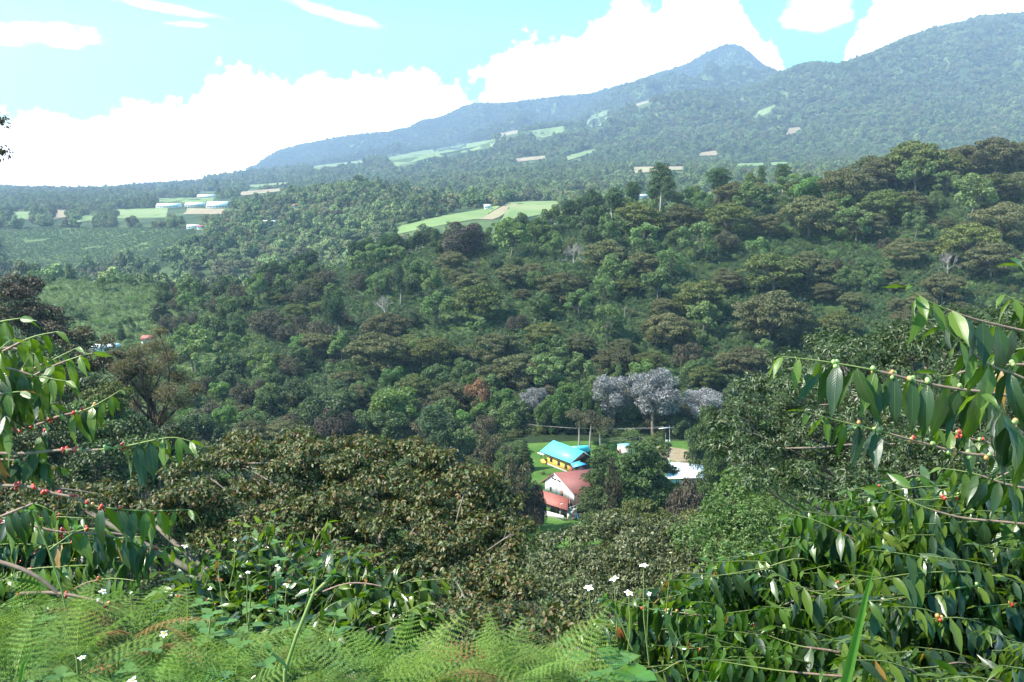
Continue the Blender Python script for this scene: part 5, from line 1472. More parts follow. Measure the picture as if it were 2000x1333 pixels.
def coffee_leaf_mat(name, dark, lite, midrib, rough, trans, tcol):
    m, t = new_mat(name)
    tcn = t.new('ShaderNodeTexCoord'); oi = t.new('ShaderNodeObjectInfo'); geo = t.new('ShaderNodeNewGeometry')
    s = t.new('ShaderNodeSeparateXYZ'); t.l.new(tcn.outputs['Object'], s.inputs[0])
    ay = t.m('ABSOLUTE', s.outputs[1])
    rib = t.m('SUBTRACT', 1.0, t.m('MULTIPLY', ay, 90.0), clamp=True)
    # side veins curving forward
    ph = t.m('SUBTRACT', t.m('MULTIPLY', s.outputs[0], 60.0), t.m('MULTIPLY', ay, 75.0))
    vein = t.m('POWER', t.m('ABSOLUTE', t.m('SINE', ph)), 6.0)
    r = t.m('ADD', t.m('MULTIPLY', oi.outputs['Random'], .7), t.m('MULTIPLY', t.noise(tcn.outputs['Object'], 9.0, 3, .6), .3))
    c = t.mix(r, dark, lite)
    c = t.mix(t.m('MULTIPLY', vein, .10), c, midrib); c = t.mix(t.m('MULTIPLY', rib, .7), c, midrib)
    p = t.new('ShaderNodeBsdfPrincipled'); t.val(c, p.inputs['Base Color']); p.inputs['Roughness'].default_value = rough; p.inputs['Specular IOR Level'].default_value = .55
    b = t.new('ShaderNodeBump'); b.inputs['Strength'].default_value = .22; b.inputs['Distance'].default_value = .004
    t.val(t.m('ADD', t.m('MULTIPLY', vein, -1.0), t.m('MULTIPLY', rib, -2.0)), b.inputs['Height']); t.l.new(b.outputs[0], p.inputs['Normal'])
    tr = t.new('ShaderNodeBsdfTranslucent'); k = t.new('ShaderNodeMix', data_type='RGBA', blend_type='MULTIPLY'); k.inputs[0].default_value = 1
    t.val(c, k.inputs[6]); k.inputs[7].default_value = (*tcol, 1); t.val(k.outputs[2], tr.inputs[0])
    mx = t.new('ShaderNodeMixShader'); mx.inputs[0].default_value = trans
    out = t.new('ShaderNodeOutputMaterial'); t.l.new(p.outputs[0], mx.inputs[1]); t.l.new(tr.outputs[0], mx.inputs[2]); t.l.new(mx.outputs[0], out.inputs[0])
    return m
CL_OLD = coffee_leaf_mat('coffee_leaf_dark', (.012, .028, .010), (.030, .062, .016), (.06, .09, .03), .34, .22, (2.0, 2.7, .45))
CL_YNG = coffee_leaf_mat('coffee_leaf_young', (.045, .095, .012), (.10, .155, .020), (.14, .18, .05), .34, .38, (1.6, 1.7, .35))
CL_RED = coffee_leaf_mat('coffee_leaf_reddish', (.20, .14, .02), (.28, .10, .03), (.25, .22, .06), .35, .35, (1.5, 1.1, .4))
STEM_G = plain_mat('green_stem', (.14, .20, .05), (.20, .22, .08), 30, .5, .3)
STEM_B = plain_mat('woody_stem', (.16, .10, .08), (.26, .19, .15), 40, .8, .2, .3, bdist=.002)
BERRY_R = plain_mat('red_cherry', (.36, .015, .015), (.45, .05, .025), 60, .25, .6)
BERRY_G = plain_mat('green_cherry', (.16, .26, .06), (.26, .34, .12), 60, .28, .6)
BERRY_O = plain_mat('orange_cherry', (.55, .16, .05), (.40, .28, .08), 60, .28, .6)
LEAVES = {}
for kd, mt in (('old', CL_OLD), ('young', CL_YNG), ('red', CL_RED)):
    LEAVES[kd] = []
    for i in range(7 if kd != 'red' else 3):
        V, F = leaf_surface(100 + i, [.27, .31, .25, .29, .33, .27, .30][i], [.30, .5, .7, .4, .2, .85, .6][i], .028, 7, 4)
        LEAVES[kd].append((mk_mesh('leaf', V, F, mt, True), V, F))

def ico(sub=1):
    import bmesh
    bm = bmesh.new(); bmesh.ops.create_icosphere(bm, subdivisions=sub, radius=1)
    V = np.array([v_.co[:] for v_ in bm.verts]); F = np.array([[q.index for q in f.verts] for f in bm.faces]); bm.free(); return V, F
IV, IF = ico(2)
BERRIES = [mk_mesh('berry', IV * [1, 1, 1.12], IF, m_, True) for m_ in (BERRY_R, BERRY_G, BERRY_O)]

class Bush:
    def __init__(s, loc, label, name='coffee_bush', cat='coffee bush', seed=1):
        s.root = empty(name, loc); tag(s.root, label, cat); s.leaves = []; s.g = np.random.default_rng(seed); s.berries = []; s.loc = Vector(loc); s.nbr = 0; s.small = MB()
    def leaf(s, P, D, N, L, kind):
        s.leaves.append((Vector(P), Vector(D), Vector(N), L, kind))
    def branch(s, pts, llen, step=None, droop=.7, bare=0.25, r=.004, young=2, berry=0.0, ripe=.5, mat=None, skip=.06, bcl=4, fwd=.25):
        """side shoot: opposite leaf pairs from the tip backwards, cherries at the older nodes; pts go from stem to tip"""
        g = s.g; P = [Vector(p) for p in pts]
        if len(P) > 2:     # smooth curve
            Q = []
            for i in range(len(P) - 1):
                a = P[max(0, i - 1)]; b = P[i]; c = P[i + 1]; d = P[min(len(P) - 1, i + 2)]
                for q in range(5):
                    t = q / 5; Q.append(.5 * ((2 * b) + (c - a) * t + (2 * a - 5 * b + 4 * c - d) * t * t + (3 * b - a - 3 * c + d) * t ** 3))
            Q.append(P[-1]); P = Q
        else: P = [P[0].lerp(P[1], q / 8) for q in range(9)]
        n = len(P); u = np.linspace(0, 1, n)
        a = int(n * .62); mb = MB(); off = s.loc
        mb.tube([p - off for p in P[:a + 1]], r * (1.25 - .55 * u[:a + 1]), 6); o = mb.obj('branch', mat or STEM_B, s.root, True)
        mb = MB(); mb.tube([p - off for p in P[a:]], r * (1.25 - .95 * u[a:]), 5); mb.obj('shoot', STEM_G, s.root, True)
        seg = np.r_[0, np.cumsum([(P[i + 1] - P[i]).length for i in range(n - 1)])]; tot = seg[-1]
        step = step or llen * .30; d = tot; k = 0
        while d > tot * bare * .3:
            i = min(n - 2, int(np.searchsorted(seg, d, 'right')) - 1); i = max(i, 0)
            f = (d - seg[i]) / max(1e-6, seg[i + 1] - seg[i]); p = P[i].lerp(P[i + 1], min(1, f)); T = (P[i + 1] - P[i]).normalized()
            side = T.cross(Vector((0, 0, 1))); side = side.normalized() if side.length > .05 else Vector((1, 0, 0))
            if k % 2 and droop < .5: side = (side * .7 + Vector((0, 0, .5))).normalized()
            gr = min(1.0, .45 + k * .16)
            if d > tot * bare:
                for sg in (-1, 1):
                    if g.random() < skip: continue
                    dr_ = droop * g.uniform(.75, 1.25)
                    D = (side * sg * g.uniform(.5, .9) + T * (fwd + .5 * (k == 0)) + Vector((0, 0, -dr_ * (1 if k else .3))) + Vector(g.normal(size=3)) * .22).normalized()
                    out = (side * sg * g.uniform(.1, 1.0) + Vector((0, 0, .8)) + Vector(g.normal(size=3)) * .4)
                    N = (out - D * out.dot(D)).normalized()
                    kd = 'young' if k < young + (g.random() < .4) else ('young' if g.random() < .26 else 'old')
                    if g.random() < .008: kd = 'red'
                    s.leaf(p + side * sg * .003, D, N, llen * gr * g.uniform(.85, 1.12), kd)
            if berry and k >= young and g.random() < berry:
                for _ in range(int(g.integers(2, bcl + 2))):
                    bp = p + Vector(g.normal(size=3)).normalized() * .0075 * 1.2; s.berries.append((bp, g.uniform(.0050, .0068), 0 if g.random() < ripe else (1 if g.random() < .75 else 2)))
            d -= step * g.uniform(.85, 1.15); k += 1
        s.nbr += 1
    def finish(s, maxl=295):
        s.leaves.sort(key=lambda q: q[0].length / q[3])
        SV, SF, n = {'old': [], 'young': [], 'red': []}, {'old': [], 'young': [], 'red': []}, {'old': 0, 'young': 0, 'red': 0}
        for i, (p, D, N, L, kd) in enumerate(s.leaves):
            S = N.cross(D).normalized(); M = Matrix((D, S, N)).transposed(); vi = int(s.g.integers(0, len(LEAVES[kd]))); me, V, F = LEAVES[kd][vi]
            if i < maxl:
                o = obj('leaf', me, s.root); o.matrix_basis = Matrix.Translation(p - s.loc) @ M.to_4x4() @ Matrix.Diagonal((L, L, L, 1))
            else:
                Vw = (V * L) @ np.array(M).T + np.array(p - s.loc); SV[kd].append(Vw); SF[kd].append(F + n[kd]); n[kd] += len(V)
        for kd, mt in (('old', CL_OLD), ('young', CL_YNG), ('red', CL_RED)):
            if SV[kd]:
                o = obj('foliage', mk_mesh('foliage', np.concatenate(SV[kd]), np.concatenate(SF[kd]), LM['bush_' + kd], True), s.root); o['kind'] = 'stuff'
        s.berries.sort(key=lambda q: q[0].length)
        for p, r, c in s.berries[:290]:
            o = obj('berry', BERRIES[c], s.root); o.location = p - s.loc; o.scale = (r, r, r)
        return s
LM['bush_old'] = leaf_mat('bush_leaf_dark', [(0, (.012, .028, .010)), (.6, (.024, .054, .014)), (1, (.036, .068, .018))], .34, .5, .22, tcol=(2.0, 2.7, .45), tvar=.02)
LM['bush_young'] = leaf_mat('bush_leaf_young', [(0, (.045, .095, .012)), (1, (.10, .155, .020))], .32, .5, .4, tcol=(1.6, 1.7, .35), tvar=.02)
LM['bush_red'] = leaf_mat('bush_leaf_red', [(0, (.20, .14, .02)), (1, (.28, .10, .03))], .35, .5, .35, tvar=.02)

def pxline(pts, Ys):
    if not hasattr(Ys, '__len__'): Ys = [Ys] * len(pts)
    return [at(a, b, y_) for (a, b), y_ in zip(pts, Ys)]

# upper right branches, from the stem outside the picture
B = Bush(at(2060, 1000, 2.6), 'coffee bush reaching in from the right edge with hanging glossy leaves', seed=5)
def rb_(pts, y0, y1, ll, **kw):
    P = pxline(pts, np.linspace(y0, y1, len(pts))); B.branch(P, ll, **kw)
rb_([(2060, 790), (1950, 770), (1850, 757), (1780, 742), (1700, 722), (1600, 705), (1528, 697)], 2.5, 2.45, .138, droop=1.4, bare=.2, r=.0040, young=2, berry=.5, ripe=.0, step=.047, skip=.02)
rb_([(2060, 905), (1960, 893), (1880, 885), (1800, 865), (1720, 843), (1640, 823), (1575, 805)], 2.6, 2.5, .125, droop=1.1, bare=.66, r=.0038, berry=.8, ripe=.05, step=.05)
rb_([(2060, 660), (1960, 638), (1890, 620), (1820, 592), (1768, 562)], 2.4, 2.3, .125, droop=1.1, bare=.1, r=.0034, young=3, step=.05)
rb_([(2060, 770), (1990, 735), (1930, 712), (1880, 672), (1845, 640)], 2.35, 2.3, .12, droop=1.0, bare=.1, r=.003, young=3, step=.05)
rb_([(2080, 640), (2030, 570), (1995, 520)], 2.2, 2.2, .12, droop=1.0, bare=.1, r=.004, young=3, step=.045)
rb_([(2060, 905), (2000, 850), (1950, 800), (1915, 770)], 2.3, 2.2, .15, droop=1.2, bare=.1, r=.003, young=1, berry=.6, ripe=.0)
rb_([(2060, 880), (1980, 876), (1900, 858), (1850, 842), (1812, 836)], 2.7, 2.7, .10, droop=.9, bare=.3, r=.003, young=2, berry=.3, ripe=.6)
rb_([(2060, 720), (1990, 712), (1900, 722), (1850, 735), (1830, 730)], 2.6, 2.6, .13, droop=1.3, bare=.1, r=.003, young=2, berry=.3, ripe=0)
rb_([(2060, 620), (2010, 600), (1960, 575)], 2.6, 2.6, .11, droop=1.1, bare=.1, r=.003, young=2)
rb_([(2060, 690), (2010, 680), (1950, 690)], 2.8, 2.8, .12, droop=1.1, bare=.1, r=.003, young=1)
rb_([(2060, 840), (2020, 780), (1990, 760)], 2.9, 2.9, .12, droop=1.1, bare=.1, r=.003, young=1)
mb = MB(); q_ = pxline([(2070, 1400), (2058, 1000), (2050, 700), (2040, 480)], [2.9, 2.6, 2.4, 2.3]); mb.tube([p - B.loc for p in q_], [.016, .013, .009, .005], 8); mb.obj('stem', STEM_B, B.root, True)
B.finish()

def bush_mass(label, poly, ymap, llen, n, stem, seed, dirx=(120, 260), diry=(10, 80), droop=.8, fixed=(), berry=.012, ripe=.35, bare=.34, spacing=34, r=.0032, maxl=295):
    g = np.random.default_rng(seed); b = Bush(stem, label, seed=seed); tips = poly_sample(poly, spacing, g)
    g.shuffle(tips); tips = tips[:n]
    for (a, c) in tips:
        y_ = ymap(a, c) + g.normal() * .12
        dx = g.uniform(*dirx); dy = g.uniform(*diry)
        P = [at(a + dx * 1.5, c + dy + 90 + g.uniform(-10, 40), y_ + .5), at(a + dx, c + dy + g.uniform(-10, 30), y_ + .16), at(a + dx * .5, c + dy * .35 - 6, y_ + .03), at(a, c, y_ - .05)]
        b.branch(P, llen * g.uniform(.85, 1.15), droop=droop * g.uniform(.6, 1.3), berry=berry, ripe=ripe, bare=bare, r=r, young=int(g.integers(1, 4)), mat=STEM_B if g.random() < .6 else STEM_G)
    for pts, y_, ll, kw in fixed:
        ys = y_ if hasattr(y_, '__len__') else [y_] * len(pts)
        b.branch(pxline(pts, ys), ll, **kw)
    # upright stems that carry the side shoots
    base = Vector(stem)
    for q in range(4):
        tx, ty = tips[int(g.integers(0, len(tips)))]; e = at(tx + np.mean(dirx) * .9, ty + 30, ymap(tx, ty) + .1); mb = MB()
        mb.tube([(0, 0, 0), (e - base) * .5 + Vector((0, 0, .1)), e - base], [.012, .009, .006], 6); mb.obj('stem', STEM_B, b.root, True)
    b.finish(maxl); return b

def ground_pt(px, py, y_):
    p = at(px, py, y_); p.z = float(hgt(p.x, p.y)); return p
bush_mass('coffee bush with large drooping leaves filling the lower right corner', [(1640, 1010), (1720, 975), (1800, 950), (1900, 935), (2040, 935), (2060, 1400), (1620, 1400)],
          lambda a, b: 3.3 - (b - 930) * .0022, .105, 120, ground_pt(1900, 1200, 3.0), 21, spacing=32, diry=(-40, 140), droop=.6,
          fixed=[([(2060, 1030), (1960, 1020), (1870, 1010), (1790, 985), (1718, 952)], 3.0, .13, dict(droop=1.0, bare=.15, young=2, step=.05)),
                 ([(2060, 1175), (1900, 1168), (1780, 1163), (1700, 1162), (1600, 1160), (1518, 1122)], 2.9, .125, dict(droop=.95, bare=.35, young=2, step=.05)),
                 ([(2060, 960), (1980, 950), (1900, 925), (1840, 915)], 2.9, .12, dict(droop=.9, bare=.1, young=2))])
bush_mass('middle coffee bush of the right group, topped by pale young tips', [(1340, 1110), (1420, 1085), (1500, 1060), (1530, 1010), (1600, 965), (1660, 950), (1720, 975), (1760, 1100), (1760, 1400), (1340, 1400)],
          lambda a, b: 4.1 - (b - 950) * .0030, .11, 150, ground_pt(1600, 1250, 3.9), 22, spacing=26, diry=(-40, 140), droop=.6,
          fixed=[([(1850, 1130), (1750, 1095), (1680, 1060), (1600, 1020), (1540, 1003)], 3.6, .125, dict(droop=.9, bare=.15, young=2)),
                 ([(1800, 1330), (1650, 1322), (1520, 1310), (1408, 1292)], 2.8, .11, dict(droop=.8, bare=.5, young=1)),
                 ([(1760, 1310), (1640, 1275), (1560, 1262), (1502, 1242)], 2.9, .11, dict(droop=.8, bare=.3, young=2))])
bush_mass('coffee bush at the left of the right group behind the white flowers', [(1100, 1240), (1180, 1180), (1260, 1140), (1340, 1100), (1440, 1100), (1480, 1200), (1450, 1400), (1180, 1400), (1130, 1290)],
          lambda a, b: 4.9 - (b - 1100) * .0038, .12, 120, ground_pt(1320, 1300, 4.6), 23, spacing=24, diry=(-30, 130), droop=.6, berry=.06, ripe=.4,
          fixed=[([(1640, 1260), (1520, 1235), (1440, 1215), (1350, 1200), (1270, 1190), (1195, 1172)], 4.0, .125, dict(droop=1.1, bare=.2, young=2, berry=.5, ripe=.2, r=.0045))])
# centre left bush, shoots fan up and out from its stem
b = Bush(ground_pt(560, 1300, 4.9), 'coffee bush with glossy leaves in front of the big olive tree', seed=31); g = b.g
for (a, c) in poly_sample([(300, 1120), (400, 1060), (480, 1020), (560, 1010), (640, 1040), (720, 1070), (800, 1110), (870, 1140), (860, 1200), (760, 1230), (640, 1240), (420, 1230), (300, 1200)], 24, g):
    y_ = 4.9 - (c - 1010) * .004 + g.normal() * .1; cx, cy = 560, 1300
    sx_ = (a - cx) * .45 + g.uniform(-50, 50); sy_ = min(150, (cy - c) * .5)
    P = [at(a - sx_ * .7, c + sy_ * .8, y_ + .15), at(a - sx_ * .3, c + sy_ * .25, y_), at(a, c, y_ - .05)]
    b.branch(P, .15 * g.uniform(.8, 1.15), droop=.65 * g.uniform(.5, 1.3), bare=.15, berry=.05, ripe=.3, young=int(g.integers(1, 3)), r=.003, mat=STEM_G if g.random() < .5 else STEM_B)
for pts, y_ in [([(620, 1200), (700, 1165), (780, 1140), (880, 1130)], 4.4), ([(600, 1170), (680, 1140), (760, 1150), (830, 1185)], 4.3), ([(600, 1100), (620, 1050), (640, 1022)], 4.7), ([(530, 1100), (525, 1050), (530, 1005)], 4.7)]:
    b.branch(pxline(pts, y_), .14, droop=.9, bare=.15, young=2)
mb = MB()
for q in [(480, 1150), (600, 1120), (700, 1180), (560, 1080)]: e = at(*q, 4.8) - b.loc; mb.tube([(0, 0, 0), e * .5 + Vector((0, 0, .1)), e], [.014, .01, .006], 6)
mb.obj('stem', STEM_B, b.root, True); b.finish()
# left bushes
B = Bush(ground_pt(-120, 1000, 3.2), 'coffee bush at the left edge with red and green cherries on long bare branches', seed=41)
def lb_(pts, y, ll, **kw): B.branch(pxline(pts, y), ll, **kw)
lb_([(-60, 860), (0, 849), (69, 831), (114, 814), (156, 804), (186, 792), (237, 762)], 3.0, .105, bare=.66, droop=.9, young=3, berry=.9, ripe=.45, r=.0042, step=.035, bcl=3)
lb_([(-60, 888), (0, 886), (48, 886), (90, 882), (132, 879), (168, 880), (210, 877), (249, 871), (330, 855), (372, 862)], 2.9, .125, bare=.62, droop=1.2, young=3, berry=.45, ripe=.6, r=.0045, step=.045, bcl=5)
lb_([(-60, 940), (0, 948), (54, 951), (105, 964), (144, 972), (180, 987), (216, 993), (285, 998), (370, 996)], 2.9, .12, bare=.55, droop=1.1, young=3, berry=.8, ripe=.85, r=.0045, step=.045, bcl=6)
lb_([(-60, 1045), (20, 1020), (110, 1038), (200, 1045), (300, 1070), (340, 1068)], 3.1, .11, bare=.5, droop=.9, young=2, berry=.3, ripe=.8)
for pts, y in [([(-60, 720), (0, 690), (60, 660), (112, 648)], 2.9), ([(-60, 660), (-10, 632), (40, 622)], 2.8), ([(-60, 800), (20, 760), (90, 722), (150, 698), (182, 690)], 2.9),
               ([(-60, 700), (10, 680), (60, 690), (95, 700)], 3.0), ([(-60, 760), (0, 720), (70, 735), (130, 745)], 2.8), ([(-60, 860), (0, 800), (50, 780), (100, 790)], 3.0),
               ([(-60, 900), (-10, 820), (30, 745), (60, 690)], 2.9), ([(-60, 740), (-20, 700), (20, 665)], 2.7), ([(0, 780), (60, 725), (100, 705), (150, 680)], 3.1), ([(-60, 780), (0, 770), (40, 765)], 2.7)]:
    lb_(pts, y, .125, bare=.1, droop=.9, young=3, step=.042)
lb_([(0, 1010), (50, 990), (70, 985), (105, 1000)], 3.0, .11, bare=.1, droop=1.2, young=1)
for pts in [[(60, 905), (80, 850), (100, 820)], [(-40, 900), (30, 900), (66, 925)], [(0, 920), (60, 900), (120, 915)]]: lb_(pts, 3.05, .10, bare=.2, droop=1.0, young=1, berry=.8, ripe=.1)
mb = MB(); mb.tube([(0, 0, 0)] + [p - B.loc for p in pxline([(-70, 900), (-60, 600)], 3.0)], [.016, .01, .006], 7); mb.obj('stem', STEM_B, B.root, True); B.finish()
bush_mass('coffee bush low at the left edge above the ferns', [(-40, 1000), (60, 985), (160, 1010), (280, 1050), (320, 1110), (260, 1190), (100, 1200), (-40, 1180)],
          lambda a, b: 3.7 - (b - 1000) * .0028, .12, 26, ground_pt(40, 1150, 3.4), 42, dirx=(-240, -90), diry=(0, 70), droop=1.0, spacing=46, berry=.25, ripe=.7, bare=.4,
          fixed=[([(-30, 1090), (60, 1120), (130, 1180), (180, 1290)], 2.8, .08, dict(bare=.95, r=.006, young=0)), ([(40, 1160), (120, 1160), (230, 1190), (330, 1260)], 2.8, .08, dict(bare=.95, r=.005, young=0, berry=.2))])


# ------------------------------------------------------------------ ferns
FERN = leaf_mat('fern_green', [(0, (.050, .100, .022)), (.5, (.095, .165, .036)), (1, (.155, .215, .050))], .65, .15, .35, tvar=.3, tcol=(1.5, 1.5, .5))
FERN2 = leaf_mat('fern_yellow_green', [(0, (.050, .105, .014)), (.6, (.095, .165, .022)), (1, (.15, .22, .035))], .65, .15, .35, tvar=.14, tcol=(1.3, 1.5, .5))
def frond_mesh(seed, mat, arch=.35, npin=14):
    g = np.random.default_rng(seed); V, F = [], []; n = 0
    for i in range(npin):
        u = .14 + .85 * i / npin; x = u; z = .22 * u - arch * u * u; wl = .36 * (1 - u) ** .75 * (1 if i > 1 else .8) + .01
        T = nrm(np.array([1, 0, .22 - 2 * arch * u]))
        for sg in (-1, 1):
            D = nrm(np.array([.35, sg, -.18 + g.normal() * .06])); N = nrm(np.cross(T, D) * sg + .1 * g.normal(size=3))
            if N[2] < 0: N = -N
            p0 = np.array([x, 0, z]); m = max(5, int(13 * (wl / .36) ** .6) + 1)
            for j in range(m):
                v_ = (j + .5) / m; pc = p0 + D * wl * v_ + np.array([0, 0, -.10 * wl * v_ * v_]); pl = .036 * (wl / .36) ** .35 * (1 - v_) ** .6 + .003; pw = wl / m * .40
                for s2 in (-1, 1):
                    S = nrm(np.cross(N, D)) * s2; Dd = nrm(S + D * .35)
                    a = pc - D * pw; b_ = pc + D * pw; c = pc + Dd * pl - N * pl * .12
                    V += [a, b_, c]; F.append([n, n + 1, n + 2]); n += 3
            a = p0; b_ = p0 + D * wl + np.array([0, 0, -.1 * wl]); V += [a - T * .0025, a + T * .0025, b_]; F.append([n, n + 1, n + 2]); n += 3
    ts_ = np.linspace(0, .98, 9); R_ = [(t, 0, .22 * t - arch * t * t) for t in ts_]
    mb = MB(); mb.tube(R_, np.linspace(.0065, .002, 9), 4); V = np.concatenate([np.array(V)] + mb.V); F = np.concatenate([np.array(F)] + [f + n for f in mb.F])
    return mk_mesh('frond', V, F, mat)
FR = [frond_mesh(1, FERN, .30), frond_mesh(2, FERN, .45), frond_mesh(3, FERN2, .35), frond_mesh(4, FERN, .2, 14), frond_mesh(5, FERN2, .5, 15), frond_mesh(6, FERN, .38, 13), frond_mesh(7, leaf_mat('dead_fern', [(0, (.14, .08, .03)), (1, (.26, .16, .07))], .8, .1, .2, tvar=.2, tcol=(1.2, 1, .6)), .55, 13)]
def fern(px, py, y_, label, n, L, seed, spread=(0, 6.28), tilt=.35):
    g = np.random.default_rng(seed); p = at(px, py, y_); zg = float(hgt(p.x, p.y)); root = empty('fern', p); tag(root, label, 'fern', 'ferns along the bottom edge')
    mb = MB(); mb.tube([(0, 0, zg - p.z - .05), (0, 0, 0)], [.006, .004], 5); mb.obj('stalk', STEM_G, root)
    for i in range(n):
        a = spread[0] + (spread[1] - spread[0]) * (i + g.uniform(.1, .9)) / n
        o = obj('frond', FR[6 if g.random() < .05 else int(g.integers(0, 6))], root); o.rotation_euler = (g.normal() * .25, -tilt * g.uniform(.1, 1.2), a); l = L * g.uniform(.7, 1.2); o.scale = (l, l, l)
        o.location = (0, 0, -g.uniform(0, .06))
spots = [(60, 1230, 2.3, .55), (150, 1280, 2.1, .5), (250, 1240, 2.35, .55), (330, 1240, 2.4, .42), (400, 1290, 2.1, .5), (300, 1330, 1.9, .45), (500, 1290, 2.1, .36), (560, 1330, 2.0, .42), (20, 1320, 1.9, .45),
         (670, 1280, 2.2, .3), (700, 1290, 2.2, .42), (780, 1330, 2.0, .45), (860, 1340, 2.0, .45), (930, 1325, 2.05, .42), (1000, 1330, 2.0, .42), (1080, 1320, 2.0, .42), (1150, 1340, 1.95, .38), (455, 1300, 2.0, .35), (130, 1180, 2.8, .45), (210, 1185, 2.9, .34), (90, 1260, 2.6, .5), (200, 1300, 2.3, .5), (10, 1210, 2.7, .5), (360, 1250, 2.35, .5), (560, 1290, 2.2, .42), (820, 1300, 2.35, .42), (900, 1300, 2.3, .42), (970, 1300, 2.2, .42), (1045, 1300, 2.25, .42), (1110, 1300, 2.2, .42), (740, 1330, 1.9, .42), (460, 1330, 1.9, .42)]
FLB = ['at the left edge', 'beside the grass stem at the left', 'under the first white flowers', 'in front of the coffee bush', 'in the middle of the left fern bed', 'on the bottom edge left of the broad weeds', 'beside the forked stem', 'at the foot of the forked stem', 'in the bottom left corner',
       'poking up right of the forked stem', 'yellowish, right of the forked stem', 'on the bottom edge left of centre', 'left end of the central fern bank', 'in the central fern bank, second from its left end', 'middle of the central fern bank', 'crest of the central fern bank', 'right end of the central fern bank', 'small, on the bottom edge under the coffee bush', 'tall, over the reddish branches', 'thin, above the left fern bed', 'deep in the left bed behind the edge fern', 'between the grass stem and the bed middle', 'half hidden at the left edge', 'below the tall pale stalk', 'right behind the forked stem', 'rear left of the central bank', 'rear of the central bank, second', 'rear middle of the central bank', 'rear of the central bank, right of its middle', 'rear right of the central bank', 'on the bottom edge right of the broad weeds', 'on the bottom edge between weed and forked stem']
for i, ((a, b_, y_, L_), t_) in enumerate(zip(spots, FLB)):
    fern(a, b_, y_, 'light green feathery fern ' + t_, 9, L_ * .44, 300 + i, tilt=.6)

# ------------------------------------------------------------------ weeds with serrated leaves, white daisies, grass blade
WEED = leaf_mat('weed_leaf', [(0, (.045, .10, .025)), (.5, (.075, .155, .035)), (1, (.11, .20, .055))], .45, .4, .35, tvar=.12, tcol=(1.4, 1.6, .5))
WEED2 = leaf_mat('broad_weed_leaf', [(0, (.055, .14, .016)), (1, (.08, .19, .03))], .4, .45, .4, tvar=.1, tcol=(1.4, 1.5, .3))
def weed_leaf(seed, mat, asp=.55, ser=.05):
    V, F = leaf_surface(seed, asp, .25, .02, 9, 4, cup=.1)
    for i in range(9):
        for j in (0, 4): V[i * 5 + j, 1] *= 1 + (ser * 4 if i % 2 else -ser * 2); V[i * 5 + j, 0] -= .01 * (i % 2)
    return mk_mesh('leaf', V, F, mat, True)
WL = [weed_leaf(500 + i, WEED) for i in range(3)]; WB = [weed_leaf(510 + i, WEED2, .95, .02) for i in range(2)]
def put_leaf(me, root, p, D, N, L):
    D = Vector(D).normalized(); N = Vector(N); N = (N - D * N.dot(D)).normalized(); S = N.cross(D); M = Matrix((D, S, N)).transposed()
    o = obj('leaf', me, root); o.matrix_basis = Matrix.Translation(p) @ M.to_4x4() @ Matrix.Diagonal((L, L, L, 1)); return o
def weed(px, py, y_, label, h, L, seed, meshes=WL, tiers=5, r=.0035, name='leafy_weed'):
    g = np.random.default_rng(seed); p = at(px, py, y_); root = empty(name, p - Vector((0, 0, h))); tag(root, label, 'weed')
    mb = MB(); lean = Vector((g.normal() * .05, g.normal() * .05, 0)); mb.tube([(0, 0, -.3), lean + Vector((0, 0, h * .5)), (0, 0, h)], [r * 1.4, r, r * .6], 5); mb.obj('stem', STEM_G, root)
    for k in range(tiers):
        z = h * (1 - k * .17); a0 = g.uniform(0, 3); l = L * (.45 + .2 * k if k < 3 else 1)
        for q in range(3 if k < 2 else 2):
            a = a0 + q * 6.283 / (3 if k < 2 else 2); D = (math.cos(a), math.sin(a), .35 - .15 * k); put_leaf(meshes[int(g.integers(0, len(meshes)))], root, Vector((0, 0, z)), D, (0, 0, 1), l * g.uniform(.85, 1.15))
for i, (a, b_, y_, h, L_, t_) in enumerate([(412, 1200, 2.2, .3, .085, 'soft pale weed between the ferns and the coffee bush'), (390, 1180, 2.4, .3, .07, 'small weed left of the pale soft one'), (560, 1190, 2.5, .3, .09, 'weed with dull green leaves under the coffee bush'), (470, 1260, 2.1, .3, .09, 'weed in the middle of the fern bed'), (420, 1320, 1.9, .25, .09, 'weed at the bottom edge among ferns'),
                                        (1110, 1250, 2.6, .25, .055, 'tiny star-shaped weed above the central ferns'), (1228, 1285, 1.95, .3, .07, 'small pointed weed in front of the broad leaves'), (490, 1150, 2.8, .35, .085, 'weed below the white flower heads'), (620, 1270, 2.2, .3, .08, 'weed right of the forked stem'), (250, 1310, 2.0, .3, .08, 'weed in the left fern bed'),
                                        (540, 1060, 3.2, .35, .07, 'weed top beside the white flowers'), (1180, 1320, 1.9, .3, .08, 'weed left of the broad bright leaves'), (660, 1310, 2.0, .3, .09, 'weed on the bottom edge left of the fern bank')]):
    weed(a, b_, y_, t_, h, L_, 600 + i)
for i, (a, b_, y_) in enumerate([(90, 1210, 2.6), (180, 1240, 2.4), (300, 1270, 2.2), (350, 1230, 2.4), (440, 1215, 2.4), (520, 1300, 2.0), (600, 1245, 2.4), (720, 1300, 2.2), (120, 1320, 1.9), (230, 1290, 2.1), (660, 1200, 2.7), (330, 1190, 2.7)]):
    weed(a, b_, y_, 'green weed with toothed leaves growing up through the ferns', .3, .085, 650 + i)
weed(1205, 1290, 2.05, 'bright green broad-leaved weed at the bottom right of centre', .3, .13, 701, WB, 4, .005, 'broad_leaf_weed')
weed(1130, 1285, 2.2, 'small round-leaved bright weed left of the broad one', .3, .07, 702, WB, 3, .004, 'broad_leaf_weed')
